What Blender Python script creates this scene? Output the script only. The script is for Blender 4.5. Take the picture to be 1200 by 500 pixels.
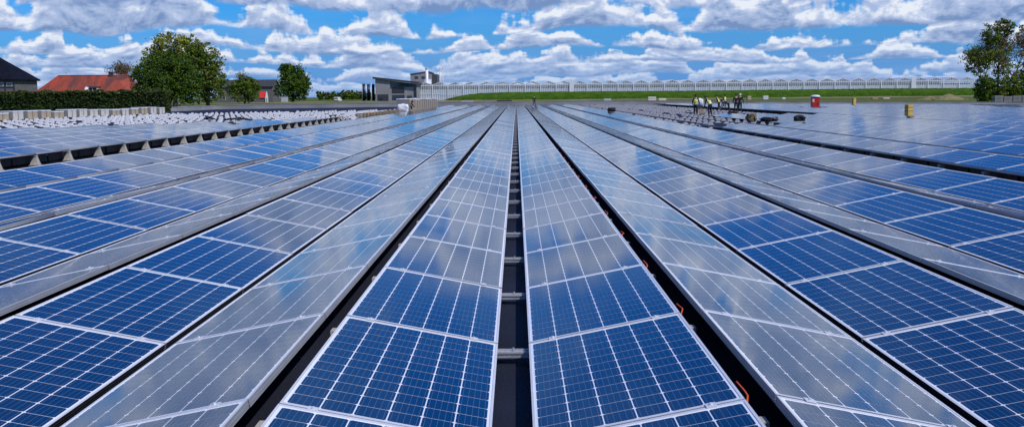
import bpy, bmesh, math, random
import numpy as np
from mathutils import Vector, Matrix, Euler

for _o in list(bpy.data.objects):
    bpy.data.objects.remove(_o, do_unlink=True)
S = bpy.context.scene
COL = S.collection
random.seed(7)
PI = math.pi
R = math.radians

# ------------------------------------------------------------------ camera
FPX = 1258.0                      # focal length in photo pixels (photo is 1200 wide)
CAMX, CAMZ = 0.0335, 1.6
YAW, PITCH, ROLL = 0.0050, 0.1093, 0.0095
cam_d = bpy.data.cameras.new("camera")
cam = bpy.data.objects.new("camera", cam_d)
COL.objects.link(cam)
cam_d.sensor_width = 36.0
cam_d.lens = 36.0 * FPX / 1200.0
cam_d.clip_start, cam_d.clip_end = 0.1, 20000
cam.location = (CAMX, 0, CAMZ)
# looks along +Y, turned by YAW, pitched down by PITCH, rolled by ROLL
cam.matrix_world = (Matrix.Translation((CAMX, 0, CAMZ)) @ Matrix.Rotation(YAW, 4, 'Z')
                    @ Matrix.Rotation(PI / 2 - PITCH, 4, 'X') @ Matrix.Rotation(-ROLL, 4, 'Z'))
S.camera = cam

# ------------------------------------------------------------------ sky and sun
SUN_AZ, SUN_EL = R(128), R(50)     # azimuth clockwise from +Y
def build_world():
    w = bpy.data.worlds.new("World"); S.world = w; w.use_nodes = True
    nt = w.node_tree; nt.nodes.clear(); N = nt.nodes.new; L = nt.links.new
    def val(sock, v):
        if isinstance(v, (int, float)): sock.default_value = v
        elif isinstance(v, tuple): sock.default_value = v
        else: L(v, sock)
    def m(op, a, b=None, c=None, clamp=False):
        n = N('ShaderNodeMath'); n.operation = op; n.use_clamp = clamp
        val(n.inputs[0], a)
        if b is not None: val(n.inputs[1], b)
        if c is not None: val(n.inputs[2], c)
        return n.outputs[0]
    def sstep(x, a, b):
        n = N('ShaderNodeMapRange'); n.interpolation_type = 'SMOOTHSTEP'
        val(n.inputs[0], x); n.inputs[1].default_value = a; n.inputs[2].default_value = b
        return n.outputs[0]
    def mix(f, a, b):
        n = N('ShaderNodeMix'); n.data_type = 'RGBA'; val(n.inputs[0], f); val(n.inputs[6], a); val(n.inputs[7], b)
        return n.outputs[2]
    tc = N('ShaderNodeTexCoord')
    sx = N('ShaderNodeSeparateXYZ'); L(tc.outputs['Generated'], sx.inputs[0])
    x, y, z = sx.outputs
    zc = m('MAXIMUM', z, -0.02)
    rr = m('SQRT', m('ADD', m('MULTIPLY', x, x), m('ADD', m('MULTIPLY', y, y), 1e-5)))
    xn, yn = m('DIVIDE', x, rr), m('DIVIDE', y, rr)
    def noise(a, w, detail, rough=0.55, dist=0.0):
        """noise round the compass (a = how fine) with w as the third axis"""
        cx = N('ShaderNodeCombineXYZ'); L(m('MULTIPLY', xn, a), cx.inputs[0]); L(m('MULTIPLY', yn, a), cx.inputs[1])
        val(cx.inputs[2], w)
        no = N('ShaderNodeTexNoise'); no.inputs['Scale'].default_value = 1.0; no.inputs['Detail'].default_value = detail
        no.inputs['Roughness'].default_value = rough; no.inputs['Distortion'].default_value = dist
        L(cx.outputs[0], no.inputs['Vector']); return no.outputs[0]
    sky = N('ShaderNodeTexSky'); sky.sky_type = 'NISHITA'; sky.sun_disc = False
    sky.sun_elevation = SUN_EL; sky.sun_rotation = SUN_AZ
    sky.altitude = 0; sky.air_density = 1.0; sky.dust_density = 0.3; sky.ozone_density = 4.0
    hs = N('ShaderNodeHueSaturation'); hs.inputs['Saturation'].default_value = 1.25; hs.inputs['Value'].default_value = 0.8
    L(sky.outputs[0], hs.inputs['Color'])
    tint = N('ShaderNodeMix'); tint.data_type = 'RGBA'; tint.blend_type = 'MULTIPLY'; tint.inputs[0].default_value = 1.0
    L(hs.outputs[0], tint.inputs[6]); tint.inputs[7].default_value = (0.17, 0.77, 1.55, 1)
    blue = tint.outputs[2]
    # cumulus in rows: flat bases, lumpy tops; the rows close up towards the horizon
    VS = 4.5
    v = m('MULTIPLY', m('LOGARITHM', m('ADD', zc, 0.03), math.e), VS)
    v = m('ADD', v, m('MULTIPLY', m('SUBTRACT', noise(5.0, m('MULTIPLY', v, 0.22), 2.0), 0.5), 2.2))
    fine = noise(30.0, m('MULTIPLY', v, 1.35), 7.0, 0.60, 0.3)
    fine_up = noise(30.0, m('MULTIPLY', m('ADD', v, 0.22), 1.35), 4.0, 0.60, 0.3)
    puff = m('ABSOLUTE', m('SUBTRACT', noise(24.0, m('MULTIPLY', v, 1.1), 3.0), 0.5))
    lump = m('ADD', m('MULTIPLY', m('SUBTRACT', fine, 0.5), 1.5), m('MULTIPLY', m('SUBTRACT', puff, 0.09), 1.7))
    relief = m('MULTIPLY', m('SUBTRACT', fine, fine_up), 2.8)
    rowi = m('FLOOR', v)
    thin = m('SUBTRACT', m('MULTIPLY', sstep(z, 0.155, 0.23), 0.25), m('MULTIPLY', sstep(z, 0.06, 0.10), 0.03))   # fewer clouds overhead
    v0 = noise(5.0, m('MULTIPLY', v, 0.5), 5.0, 0.62)
    veil = m('MULTIPLY', sstep(v0, 0.42, 0.72), 0.45)
    c = mix(m('MULTIPLY', sstep(z, 0.10, 0.0), 0.85), blue, (1.25, 2.9, 7.0, 1))   # azure haze low down
    c = mix(veil, c, (2.0, 4.1, 7.8, 1))
    far_ = m('MULTIPLY', sstep(z, 0.05, 0.0), 0.55)
    for j in (2, 1, 0):
        row = m('SUBTRACT', rowi, float(j)); yj = m('SUBTRACT', v, row)
        A = m('MULTIPLY', 10.0, m('EXPONENT', m('MULTIPLY', m('ADD', m('DIVIDE', row, VS), 2.1), -0.35)))
        cx = N('ShaderNodeCombineXYZ'); L(m('MULTIPLY', xn, A), cx.inputs[0]); L(m('MULTIPLY', yn, A), cx.inputs[1]); L(m('MULTIPLY', row, 5.37), cx.inputs[2])
        no = N('ShaderNodeTexNoise'); no.inputs['Scale'].default_value = 1.0; no.inputs['Detail'].default_value = 5.0; no.inputs['Roughness'].default_value = 0.55
        L(cx.outputs[0], no.inputs['Vector'])
        H = m('MULTIPLY', m('SUBTRACT', no.outputs[0], m('ADD', 0.352, thin)), 8.4)
        dens = m('ADD', m('SUBTRACT', H, yj), m('MULTIPLY', lump, m('ADD', 0.35, m('MULTIPLY', sstep(yj, 0.0, 0.8), 0.65))))
        base = sstep(m('ADD', yj, m('MULTIPLY', m('SUBTRACT', fine, 0.5), 0.5)), -0.02, 0.22)
        cov = m('MULTIPLY', sstep(dens, -0.03, 0.34), base)
        lit = m('SUBTRACT', 1.0, m('MULTIPLY', sstep(dens, 0.1, 1.35), 0.66))
        lit = m('SUBTRACT', lit, m('MULTIPLY', m('SUBTRACT', 1.0, sstep(yj, 0.0, 0.6)), 0.34))
        lit = m('ADD', lit, relief, clamp=True)
        rampn = N('ShaderNodeValToRGB'); L(lit, rampn.inputs[0]); e = rampn.color_ramp.elements
        e[0].position = 0.0; e[0].color = (1.8, 2.9, 5.4, 1)
        e[1].position = 1.0; e[1].color = (8.1, 8.6, 9.5, 1)
        k = e.new(0.35); k.color = (3.4, 4.5, 6.9, 1)
        k = e.new(0.68); k.color = (4.7, 5.7, 8.0, 1)
        cl = mix(far_, rampn.outputs[0], (2.3, 4.1, 7.5, 1))   # bluer with distance
        c = mix(cov, c, cl)
    # below the horizon: plain dim green-grey, as the land there would be
    c = mix(sstep(z, -0.012, -0.004), (1.0, 1.2, 1.0, 1), c)
    bg = N('ShaderNodeBackground'); L(c, bg.inputs[0]); bg.inputs[1].default_value = 0.1
    w.cycles.sampling_method = 'MANUAL'; w.cycles.sample_map_resolution = 512
    out = N('ShaderNodeOutputWorld'); L(bg.outputs[0], out.inputs[0])
build_world()
sun_d = bpy.data.lights.new("sun", 'SUN'); sun = bpy.data.objects.new("sun", sun_d); COL.objects.link(sun)
sun_d.energy = 3.4; sun_d.angle = R(0.53); sun_d.color = (1.0, 0.95, 0.87)
_sd = Vector((math.sin(SUN_AZ) * math.cos(SUN_EL), math.cos(SUN_AZ) * math.cos(SUN_EL), math.sin(SUN_EL)))
sun.rotation_euler = _sd.to_track_quat('Z', 'Y').to_euler()
sun.location = (0, 0, 60)
S.view_settings.view_transform = 'Standard'; S.view_settings.look = 'None'
S.view_settings.exposure = 0.0; S.view_settings.gamma = 1.0
S.view_settings.use_curve_mapping = False
S.cycles.max_bounces = 6; S.cycles.glossy_bounces = 3; S.cycles.transparent_max_bounces = 12
S.cycles.caustics_reflective = False; S.cycles.caustics_refractive = False

# ------------------------------------------------------------------ materials
def mat(name, col, rough=0.6, metal=0.0, var=0.15, vscale=3.0, bump=0.0, bscale=20.0, spec=0.5, col2=None, coords='Object', coat=0.0):
    m = bpy.data.materials.new(name); m.use_nodes = True
    nt = m.node_tree; b = nt.nodes['Principled BSDF']; N = nt.nodes.new; L = nt.links.new
    tc = N('ShaderNodeTexCoord')
    src = tc.outputs['Object']
    if coords == 'World':
        src = N('ShaderNodeNewGeometry').outputs['Position']
    no = N('ShaderNodeTexNoise'); no.inputs['Scale'].default_value = vscale; no.inputs['Detail'].default_value = 5
    L(src, no.inputs['Vector'])
    mx = N('ShaderNodeMix'); mx.data_type = 'RGBA'
    mr = N('ShaderNodeMapRange'); mr.inputs[1].default_value = 0.3; mr.inputs[2].default_value = 0.7
    L(no.outputs[0], mr.inputs[0]); L(mr.outputs[0], mx.inputs[0])
    c2 = col2 or tuple(min(1, c * (1 + var)) for c in col)
    c1 = col if col2 else tuple(c * (1 - var) for c in col)
    mx.inputs[6].default_value = (*c1, 1); mx.inputs[7].default_value = (*c2, 1)
    L(mx.outputs[2], b.inputs['Base Color'])
    b.inputs['Roughness'].default_value = rough; b.inputs['Metallic'].default_value = metal
    b.inputs['Specular IOR Level'].default_value = spec
    b.inputs['Coat Weight'].default_value = coat
    if bump:
        bn = N('ShaderNodeTexNoise'); bn.inputs['Scale'].default_value = bscale; bn.inputs['Detail'].default_value = 4
        L(src, bn.inputs['Vector'])
        bu = N('ShaderNodeBump'); bu.inputs['Strength'].default_value = bump; bu.inputs['Distance'].default_value = 0.05
        L(bn.outputs[0], bu.inputs['Height']); L(bu.outputs[0], b.inputs['Normal'])
    return m

def glassy(name, col, fine=False):
    """solar glass over silicon (or over the white back sheet): colour under a clear, faintly dusty pane"""
    m = bpy.data.materials.new(name); m.use_nodes = True
    nt = m.node_tree; b = nt.nodes['Principled BSDF']; N = nt.nodes.new; L = nt.links.new
    ge = N('ShaderNodeNewGeometry')
    no = N('ShaderNodeTexNoise'); no.inputs['Scale'].default_value = 1.1; no.inputs['Detail'].default_value = 6
    L(ge.outputs['Position'], no.inputs['Vector'])
    mr = N('ShaderNodeMapRange'); mr.inputs[1].default_value = 0.3; mr.inputs[2].default_value = 0.7
    mr.inputs[3].default_value = 0.05; mr.inputs[4].default_value = 0.10
    L(no.outputs[0], mr.inputs[0]); L(mr.outputs[0], b.inputs['Roughness'])
    mx = N('ShaderNodeMix'); mx.data_type = 'RGBA'
    mx.inputs[6].default_value = (*col, 1); mx.inputs[7].default_value = (*[c * 1.35 + 0.002 for c in col], 1)
    L(no.outputs[0], mx.inputs[0])
    last = mx.outputs[2]
    if fine:  # the hair-thin silver fingers printed along each cell
        tc = N('ShaderNodeTexCoord'); sp = N('ShaderNodeSeparateXYZ'); L(tc.outputs['Object'], sp.inputs[0])
        a = N('ShaderNodeMath'); a.operation = 'MULTIPLY'; a.inputs[1].default_value = 1 / 0.0309; L(sp.outputs[0], a.inputs[0])
        f = N('ShaderNodeMath'); f.operation = 'FRACT'; L(a.outputs[0], f.inputs[0])
        g = N('ShaderNodeMath'); g.operation = 'LESS_THAN'; g.inputs[1].default_value = 0.05; L(f.outputs[0], g.inputs[0])
        m2 = N('ShaderNodeMix'); m2.data_type = 'RGBA'; L(g.outputs[0], m2.inputs[0]); L(last, m2.inputs[6])
        m2.inputs[7].default_value = (0.12, 0.16, 0.25, 1); last = m2.outputs[2]
    # a thin film of dust, uneven
    du = N('ShaderNodeTexNoise'); du.inputs['Scale'].default_value = 0.55; du.inputs['Detail'].default_value = 8
    L(ge.outputs['Position'], du.inputs['Vector'])
    dr = N('ShaderNodeMapRange'); dr.inputs[1].default_value = 0.45; dr.inputs[2].default_value = 0.8
    dr.inputs[3].default_value = 0.0; dr.inputs[4].default_value = 0.022; L(du.outputs[0], dr.inputs[0])
    d2 = N('ShaderNodeTexNoise'); d2.inputs['Scale'].default_value = 4.5; d2.inputs['Detail'].default_value = 9; d2.inputs['Roughness'].default_value = 0.7; L(ge.outputs['Position'], d2.inputs['Vector'])
    q2 = N('ShaderNodeMapRange'); q2.inputs[1].default_value = 0.6; q2.inputs[2].default_value = 0.78; q2.inputs[4].default_value = 0.11; L(d2.outputs[0], q2.inputs[0])
    qa = N('ShaderNodeMath'); qa.operation = 'ADD'; L(dr.outputs[0], qa.inputs[0]); L(q2.outputs[0], qa.inputs[1])
    m3 = N('ShaderNodeMix'); m3.data_type = 'RGBA'; L(qa.outputs[0], m3.inputs[0]); L(last, m3.inputs[6])
    m3.inputs[7].default_value = (0.32, 0.30, 0.27, 1)
    L(m3.outputs[2], b.inputs['Base Color'])
    b.inputs['Specular IOR Level'].default_value = 0.5; b.inputs['IOR'].default_value = 1.5
    return m

M = {}
M['cell'] = glassy('solar_cell', (0.0006, 0.021, 0.066), True)
M['cell_far'] = glassy('solar_cell_far', (0.0006, 0.021, 0.066))
M['sheet'] = glassy('white_back_sheet', (0.76, 0.77, 0.80))
M['alu'] = mat('brushed_aluminium', (0.74, 0.75, 0.77), 0.45, 0.25, 0.06, 4, 0.05, 80)
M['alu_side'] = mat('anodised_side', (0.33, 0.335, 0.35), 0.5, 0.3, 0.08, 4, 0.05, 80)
M['alu_dull'] = mat('galvanised_rail', (0.5, 0.5, 0.5), 0.5, 0.4, 0.15, 9, 0.1, 60)
M['roof'] = mat('roof_membrane', (0.010, 0.013, 0.028), 0.75, 0, 0.35, 0.8, 0.25, 40, 0.3, coords='World')
M['parapet'] = mat('parapet_grey', (0.30, 0.295, 0.30), 0.8, 0, 0.2, 0.3, 0.1, 8, coords='World')
M['coping'] = mat('coping_light', (0.55, 0.56, 0.56), 0.5, 0.2, 0.12, 0.5)
M['foot'] = mat('concrete_foot', (0.42, 0.39, 0.34), 0.85, 0, 0.2, 8, 0.3, 40)
M['foot_white'] = mat('white_plastic_foot', (0.66, 0.66, 0.67), 0.6, 0, 0.06, 8)
M['foot_grey'] = mat('grey_plastic_foot', (0.30, 0.305, 0.33), 0.6, 0, 0.2, 8)
M['black'] = mat('black_rubber_and_shade', (0.012, 0.012, 0.014), 0.6, 0, 0.3, 5)  # hoses, and the painted shade on low frame sides and under open edges
M['orange'] = mat('orange_cable', (0.75, 0.10, 0.015), 0.45, 0, 0.15, 6)
M['grass'] = mat('grass_field', (0.075, 0.10, 0.022), 0.95, 0, 0.3, 0.05, 0.6, 1.5, 0.1, col2=(0.11, 0.135, 0.03), coords='World')
M['bank'] = mat('bank_grass', (0.035, 0.082, 0.005), 0.95, 0, 0.3, 0.35, 0.9, 2.2, 0.1, col2=(0.068, 0.138, 0.009), coords='World')
M['earth'] = mat('earth', (0.22, 0.19, 0.10), 0.95, 0, 0.3, 0.5, 0.5, 2, 0.1, coords='World')
M['white'] = mat('white_paint', (0.80, 0.80, 0.80), 0.45, 0, 0.05, 0.6)
M['white_wrap'] = mat('white_film', (0.80, 0.81, 0.83), 0.35, 0, 0.08, 3, 0.5, 6)
M['card'] = mat('cardboard', (0.52, 0.42, 0.29), 0.85, 0, 0.15, 2, 0.1, 10)
M['card_pale'] = mat('pale_carton', (0.70, 0.67, 0.59), 0.85, 0, 0.12, 2, 0.1, 10)
M['timber'] = mat('pallet_timber', (0.42, 0.30, 0.17), 0.85, 0, 0.25, 6, 0.2, 20)
M['bark'] = mat('bark', (0.085, 0.065, 0.05), 0.9, 0, 0.3, 3, 0.5, 12)
M['bark_pale'] = mat('bark_grey', (0.15, 0.12, 0.10), 0.9, 0, 0.3, 3, 0.5, 12)
def leafmat(n, c):
    m = mat(n, c, 0.7, 0, 0.35, 0.6, 0, 1, 0.2, coords='World'); b = m.node_tree.nodes['Principled BSDF']
    nt = m.node_tree; N = nt.nodes.new; L = nt.links.new
    tr = N('ShaderNodeBsdfTranslucent'); src = b.inputs['Base Color'].links[0].from_socket; L(src, tr.inputs[0])
    mx = N('ShaderNodeMixShader'); mx.inputs[0].default_value = 0.28; L(b.outputs[0], mx.inputs[1]); L(tr.outputs[0], mx.inputs[2])
    L(mx.outputs[0], nt.nodes['Material Output'].inputs[0])
    return m
M['leaf_dark'] = leafmat('leaf_dark', (0.062, 0.118, 0.010))
M['leaf_mid'] = leafmat('leaf_mid', (0.135, 0.205, 0.014))
M['leaf_light'] = leafmat('leaf_light', (0.30, 0.33, 0.035))
M['leaf_olive'] = leafmat('leaf_olive', (0.16, 0.175, 0.035))
M['leaf_brown'] = leafmat('leaf_brown', (0.17, 0.13, 0.075))
M['hedge'] = leafmat('hedge_leaf', (0.045, 0.07, 0.018))
M['hedge_top'] = leafmat('hedge_leaf_lit', (0.10, 0.12, 0.03))  # lighter green paints the sunlight along the hedge top
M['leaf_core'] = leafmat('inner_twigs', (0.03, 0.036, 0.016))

def tile_mat(name, base, dark):
    m = bpy.data.materials.new(name); m.use_nodes = True
    nt = m.node_tree; b = nt.nodes['Principled BSDF']; N = nt.nodes.new; L = nt.links.new
    g = N('ShaderNodeNewGeometry')
    mp = N('ShaderNodeMapping'); mp.inputs['Scale'].default_value = (0.55, 0.16, 0.16); mp.inputs['Rotation'].default_value = (0, 0.5, 0); L(g.outputs['Position'], mp.inputs[0])
    n = N('ShaderNodeTexNoise'); n.inputs['Scale'].default_value = 1.0; n.inputs['Detail'].default_value = 7; n.inputs['Roughness'].default_value = 0.7
    L(mp.outputs[0], n.inputs['Vector'])
    r = N('ShaderNodeMapRange'); r.inputs[1].default_value = 0.40; r.inputs[2].default_value = 0.58; L(n.outputs[0], r.inputs[0])
    x = N('ShaderNodeMix'); x.data_type = 'RGBA'; L(r.outputs[0], x.inputs[0]); x.inputs[6].default_value = (*base, 1); x.inputs[7].default_value = (*dark, 1)
    L(x.outputs[2], b.inputs['Base Color']); b.inputs['Roughness'].default_value = 0.8
    return m
M['red_tile'] = tile_mat('red_roof_tile', (0.37, 0.055, 0.022), (0.13, 0.04, 0.03))
M['red_tile2'] = tile_mat('red_roof_tile_fresh', (0.43, 0.065, 0.026), (0.26, 0.055, 0.035))
M['slate'] = mat('slate_roof', (0.045, 0.045, 0.05), 0.7, 0, 0.25, 1.0, 0.2, 4)
M['slate_blue'] = mat('dark_thatch', (0.009, 0.011, 0.02), 0.95, 0, 0.3, 1.0, 0.2, 4, 0.05)
M['brick_grey'] = mat('grey_brick', (0.13, 0.125, 0.115), 0.9, 0, 0.25, 2, 0.2, 10)
M['render_grey'] = mat('grey_cladding', (0.27, 0.265, 0.27), 0.7, 0, 0.08, 0.4, 0.05, 4)
M['dark_grey'] = mat('anthracite_panel', (0.055, 0.055, 0.06), 0.5, 0.2, 0.15, 1.0)
M['navy'] = mat('navy_steel', (0.012, 0.03, 0.075), 0.4, 0.3, 0.2, 0.5)
M['window'] = mat('window_glass', (0.03, 0.04, 0.05), 0.06, 0.0, 0.2, 0.7, spec=0.9)
M['red'] = mat('red_plastic', (0.62, 0.035, 0.02), 0.4, 0, 0.08, 2)
M['yellow'] = mat('yellow_board', (0.66, 0.44, 0.09), 0.7, 0, 0.12, 4)
M['hiviz'] = mat('hi_vis_yellow', (0.85, 0.82, 0.10), 0.7, 0, 0.15, 9)
M['reflective'] = mat('reflective_band', (0.75, 0.76, 0.75), 0.3, 0.3, 0.05, 9)
M['trouser'] = mat('dark_workwear', (0.022, 0.023, 0.03), 0.9, 0, 0.3, 12)
M['jacket'] = mat('black_jacket', (0.012, 0.012, 0.016), 0.85, 0, 0.3, 12)
M['skin'] = mat('skin', (0.50, 0.30, 0.21), 0.55, 0, 0.06, 14)
M['hair'] = mat('dark_hair', (0.014, 0.010, 0.008), 0.7, 0, 0.3, 40)
M['boot'] = mat('work_boot', (0.03, 0.022, 0.016), 0.7, 0, 0.3, 20)
M['eye'] = mat('eye_dark', (0.02, 0.015, 0.012), 0.2, 0, 0.1, 20)
M['khaki'] = mat('khaki_canvas', (0.16, 0.13, 0.07), 0.85, 0, 0.3, 8, 0.5, 14)
M['bag_black'] = mat('black_canvas', (0.016, 0.016, 0.018), 0.75, 0, 0.3, 8, 0.5, 14)
M['curtain'] = mat('white_side_curtain', (0.72, 0.75, 0.80), 0.8, 0, 0.1, 0.4)
M['crop'] = mat('tomato_crop', (0.07, 0.075, 0.08), 0.9, 0, 0.5, 0.9, 0.6, 2)
M['tyre'] = mat('tyre', (0.015, 0.015, 0.015), 0.85, 0, 0.2, 8)
M['lamp_red'] = mat('tail_lamp_red', (0.5, 0.02, 0.02), 0.2, 0, 0.1, 8)
M['stone'] = mat('concrete_block_grey', (0.22, 0.215, 0.21), 0.9, 0, 0.2, 0.8, 0.3, 5)
def thin_glass(name, opacity, tint):
    m = bpy.data.materials.new(name); m.use_nodes = True; nt = m.node_tree; nt.nodes.clear(); N = nt.nodes.new; L = nt.links.new
    tr = N('ShaderNodeBsdfTransparent'); tr.inputs[0].default_value = (0.9, 0.94, 0.95, 1)
    pr = N('ShaderNodeBsdfPrincipled'); pr.inputs['Base Color'].default_value = (*tint, 1); pr.inputs['Roughness'].default_value = 0.08
    g = N('ShaderNodeNewGeometry'); n = N('ShaderNodeTexNoise'); n.inputs['Scale'].default_value = 0.6; L(g.outputs['Position'], n.inputs['Vector'])
    r = N('ShaderNodeMapRange'); r.inputs[1].default_value = 0.3; r.inputs[2].default_value = 0.7
    r.inputs[3].default_value = opacity * 0.7; r.inputs[4].default_value = min(1, opacity * 1.3); L(n.outputs[0], r.inputs[0])
    x = N('ShaderNodeMixShader'); L(r.outputs[0], x.inputs[0]); L(tr.outputs[0], x.inputs[1]); L(pr.outputs[0], x.inputs[2])
    o = N('ShaderNodeOutputMaterial'); L(x.outputs[0], o.inputs[0])
    return m
M['pane'] = thin_glass('greenhouse_pane', 0.25, (0.80, 0.83, 0.86))
M['roof_pane'] = thin_glass('whitened_roof_pane', 0.9, (0.86, 0.87, 0.88))

# ------------------------------------------------------------------ helpers
class MB:
    """collects simple shapes into one mesh"""
    def __init__(self): self.v = []; self.f = []; self.m = []; self.cur = 0; self.smooth = []; self.sm = False
    def add(self, vs, fs):
        o = len(self.v); self.v += [tuple(p) for p in vs]
        for q in fs: self.f.append(tuple(i + o for i in q)); self.m.append(self.cur); self.smooth.append(self.sm)
        return self
    def box(self, a, b):
        (x0, y0, z0), (x1, y1, z1) = a, b
        return self.add([(x0, y0, z0), (x1, y0, z0), (x1, y1, z0), (x0, y1, z0), (x0, y0, z1), (x1, y0, z1), (x1, y1, z1), (x0, y1, z1)],
                        [(0, 3, 2, 1), (4, 5, 6, 7), (0, 1, 5, 4), (1, 2, 6, 5), (2, 3, 7, 6), (3, 0, 4, 7)])
    def frustum(self, cx, cy, z0, z1, a, b, c, d):
        v = [(cx - a, cy - b, z0), (cx + a, cy - b, z0), (cx + a, cy + b, z0), (cx - a, cy + b, z0),
             (cx - c, cy - d, z1), (cx + c, cy - d, z1), (cx + c, cy + d, z1), (cx - c, cy + d, z1)]
        return self.add(v, [(0, 3, 2, 1), (4, 5, 6, 7), (0, 1, 5, 4), (1, 2, 6, 5), (2, 3, 7, 6), (3, 0, 4, 7)])
    def prism(self, pts, y0, y1):
        """polygon in x,z drawn counter-clockwise seen from -y, pushed from y0 to y1"""
        n = len(pts); v = [(p[0], y0, p[1]) for p in pts] + [(p[0], y1, p[1]) for p in pts]
        return self.add(v, [tuple(range(n)), tuple(range(2 * n - 1, n - 1, -1))] + [((i + 1) % n, i, n + i, n + (i + 1) % n) for i in range(n)])
    def tube(self, pts, rad, n=6, cap=True):
        pts = [Vector(p) for p in pts]; rs = rad if isinstance(rad, (list, tuple)) else [rad] * len(pts)
        o = len(self.v); vs = []; fs = []
        for i, p in enumerate(pts):
            t = (pts[min(i + 1, len(pts) - 1)] - pts[max(i - 1, 0)]).normalized()
            u = t.orthogonal().normalized() if i == 0 else (u - t * u.dot(t)).normalized()
            w = t.cross(u)
            for k in range(n):
                a = 2 * PI * k / n; vs.append(p + (u * math.cos(a) + w * math.sin(a)) * rs[i])
        for i in range(len(pts) - 1):
            for k in range(n):
                fs.append((i * n + k, i * n + (k + 1) % n, (i + 1) * n + (k + 1) % n, (i + 1) * n + k))
        if cap: fs += [tuple(range(n - 1, -1, -1)), tuple(range((len(pts) - 1) * n, len(pts) * n))]
        return self.add(vs, fs)
    def ball(self, c, r, nu=10, nv=7):
        rx, ry, rz = r if isinstance(r, (tuple, list)) else (r, r, r)
        vs = [(c[0], c[1], c[2] - rz)]; fs = []
        for j in range(1, nv):
            t = -PI / 2 + PI * j / nv
            for i in range(nu):
                a = 2 * PI * i / nu; vs.append((c[0] + rx * math.cos(t) * math.cos(a), c[1] + ry * math.cos(t) * math.sin(a), c[2] + rz * math.sin(t)))
        vs.append((c[0], c[1], c[2] + rz)); n = len(vs)
        for i in range(nu): fs.append((0, 1 + (i + 1) % nu, 1 + i))
        for j in range(nv - 2):
            for i in range(nu): fs.append((1 + j * nu + i, 1 + j * nu + (i + 1) % nu, 1 + (j + 1) * nu + (i + 1) % nu, 1 + (j + 1) * nu + i))
        for i in range(nu): fs.append((n - 1, 1 + (nv - 2) * nu + i, 1 + (nv - 2) * nu + (i + 1) % nu))
        return self.add(vs, fs)
    def mesh(self, name, mats):
        me = bpy.data.meshes.new(name); me.from_pydata(self.v, [], self.f)
        for q in (mats if isinstance(mats, (list, tuple)) else [mats]): me.materials.append(q)
        me.polygons.foreach_set('material_index', self.m); me.polygons.foreach_set('use_smooth', self.smooth); me.update()
        return me
    def build(self, name, mats, parent=None, loc=None):
        return obj(name, self.mesh(name, mats), parent, loc)

def obj(name, me, parent=None, loc=None):
    o = bpy.data.objects.new(name, me); COL.objects.link(o)
    if parent: o.parent = parent
    if loc: o.location = loc
    return o
def tag(o, label=None, cat=None, group=None, kind=None):
    if label: o['label'] = label
    if cat: o['category'] = cat
    if group: o['group'] = group
    if kind: o['kind'] = kind
    return o
def thing(name, label, cat, loc=(0, 0, 0), rz=0.0, group=None):
    o = bpy.data.objects.new(name, None); COL.objects.link(o); o.location = loc; o.rotation_euler = (0, 0, rz); o.empty_display_size = 0.3
    return tag(o, label, cat, group)
def bevel(o, w, seg=1):
    b = o.modifiers.new('bevel', 'BEVEL'); b.width = w; b.segments = seg; b.limit_method = 'ANGLE'; return o
ORD = ['first', 'second', 'third', 'fourth', 'fifth', 'sixth', 'seventh', 'eighth', 'ninth', 'tenth', 'eleventh', 'twelfth', 'thirteenth', 'fourteenth',
       'fifteenth', 'sixteenth', 'seventeenth', 'eighteenth', 'nineteenth', 'twentieth', 'twenty-first', 'twenty-second', 'twenty-third', 'twenty-fourth',
       'twenty-fifth', 'twenty-sixth', 'twenty-seventh', 'twenty-eighth', 'twenty-ninth', 'thirtieth', 'thirty-first', 'thirty-second', 'thirty-third',
       'thirty-fourth', 'thirty-fifth', 'thirty-sixth', 'thirty-seventh', 'thirty-eighth', 'thirty-ninth', 'fortieth']

def prof(x):
    """height of the gently crowned roof across the rows"""
    if x >= 0: return 0.0075 * x if x < 12 else 0.09 - 0.0125 * (x - 12)
    x = -x
    return 0.0080 * x if x < 12 else 0.096 - 0.005 * (x - 12)
ROOF = -0.13
_mw = cam.matrix_world.inverted()
def project(p):
    q = _mw @ Vector(p)
    if q.z > -0.2: return None
    return 600 + FPX * q.x / -q.z, 250 - FPX * q.y / -q.z
def gx(px, d): return CAMX + (px - 606.0) / FPX * d               # x of a place seen in that direction at that distance
def gz(px, py, d): return CAMZ + (112.0 - 0.0095 * (px - 606.0) - py) / FPX * d

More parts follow.
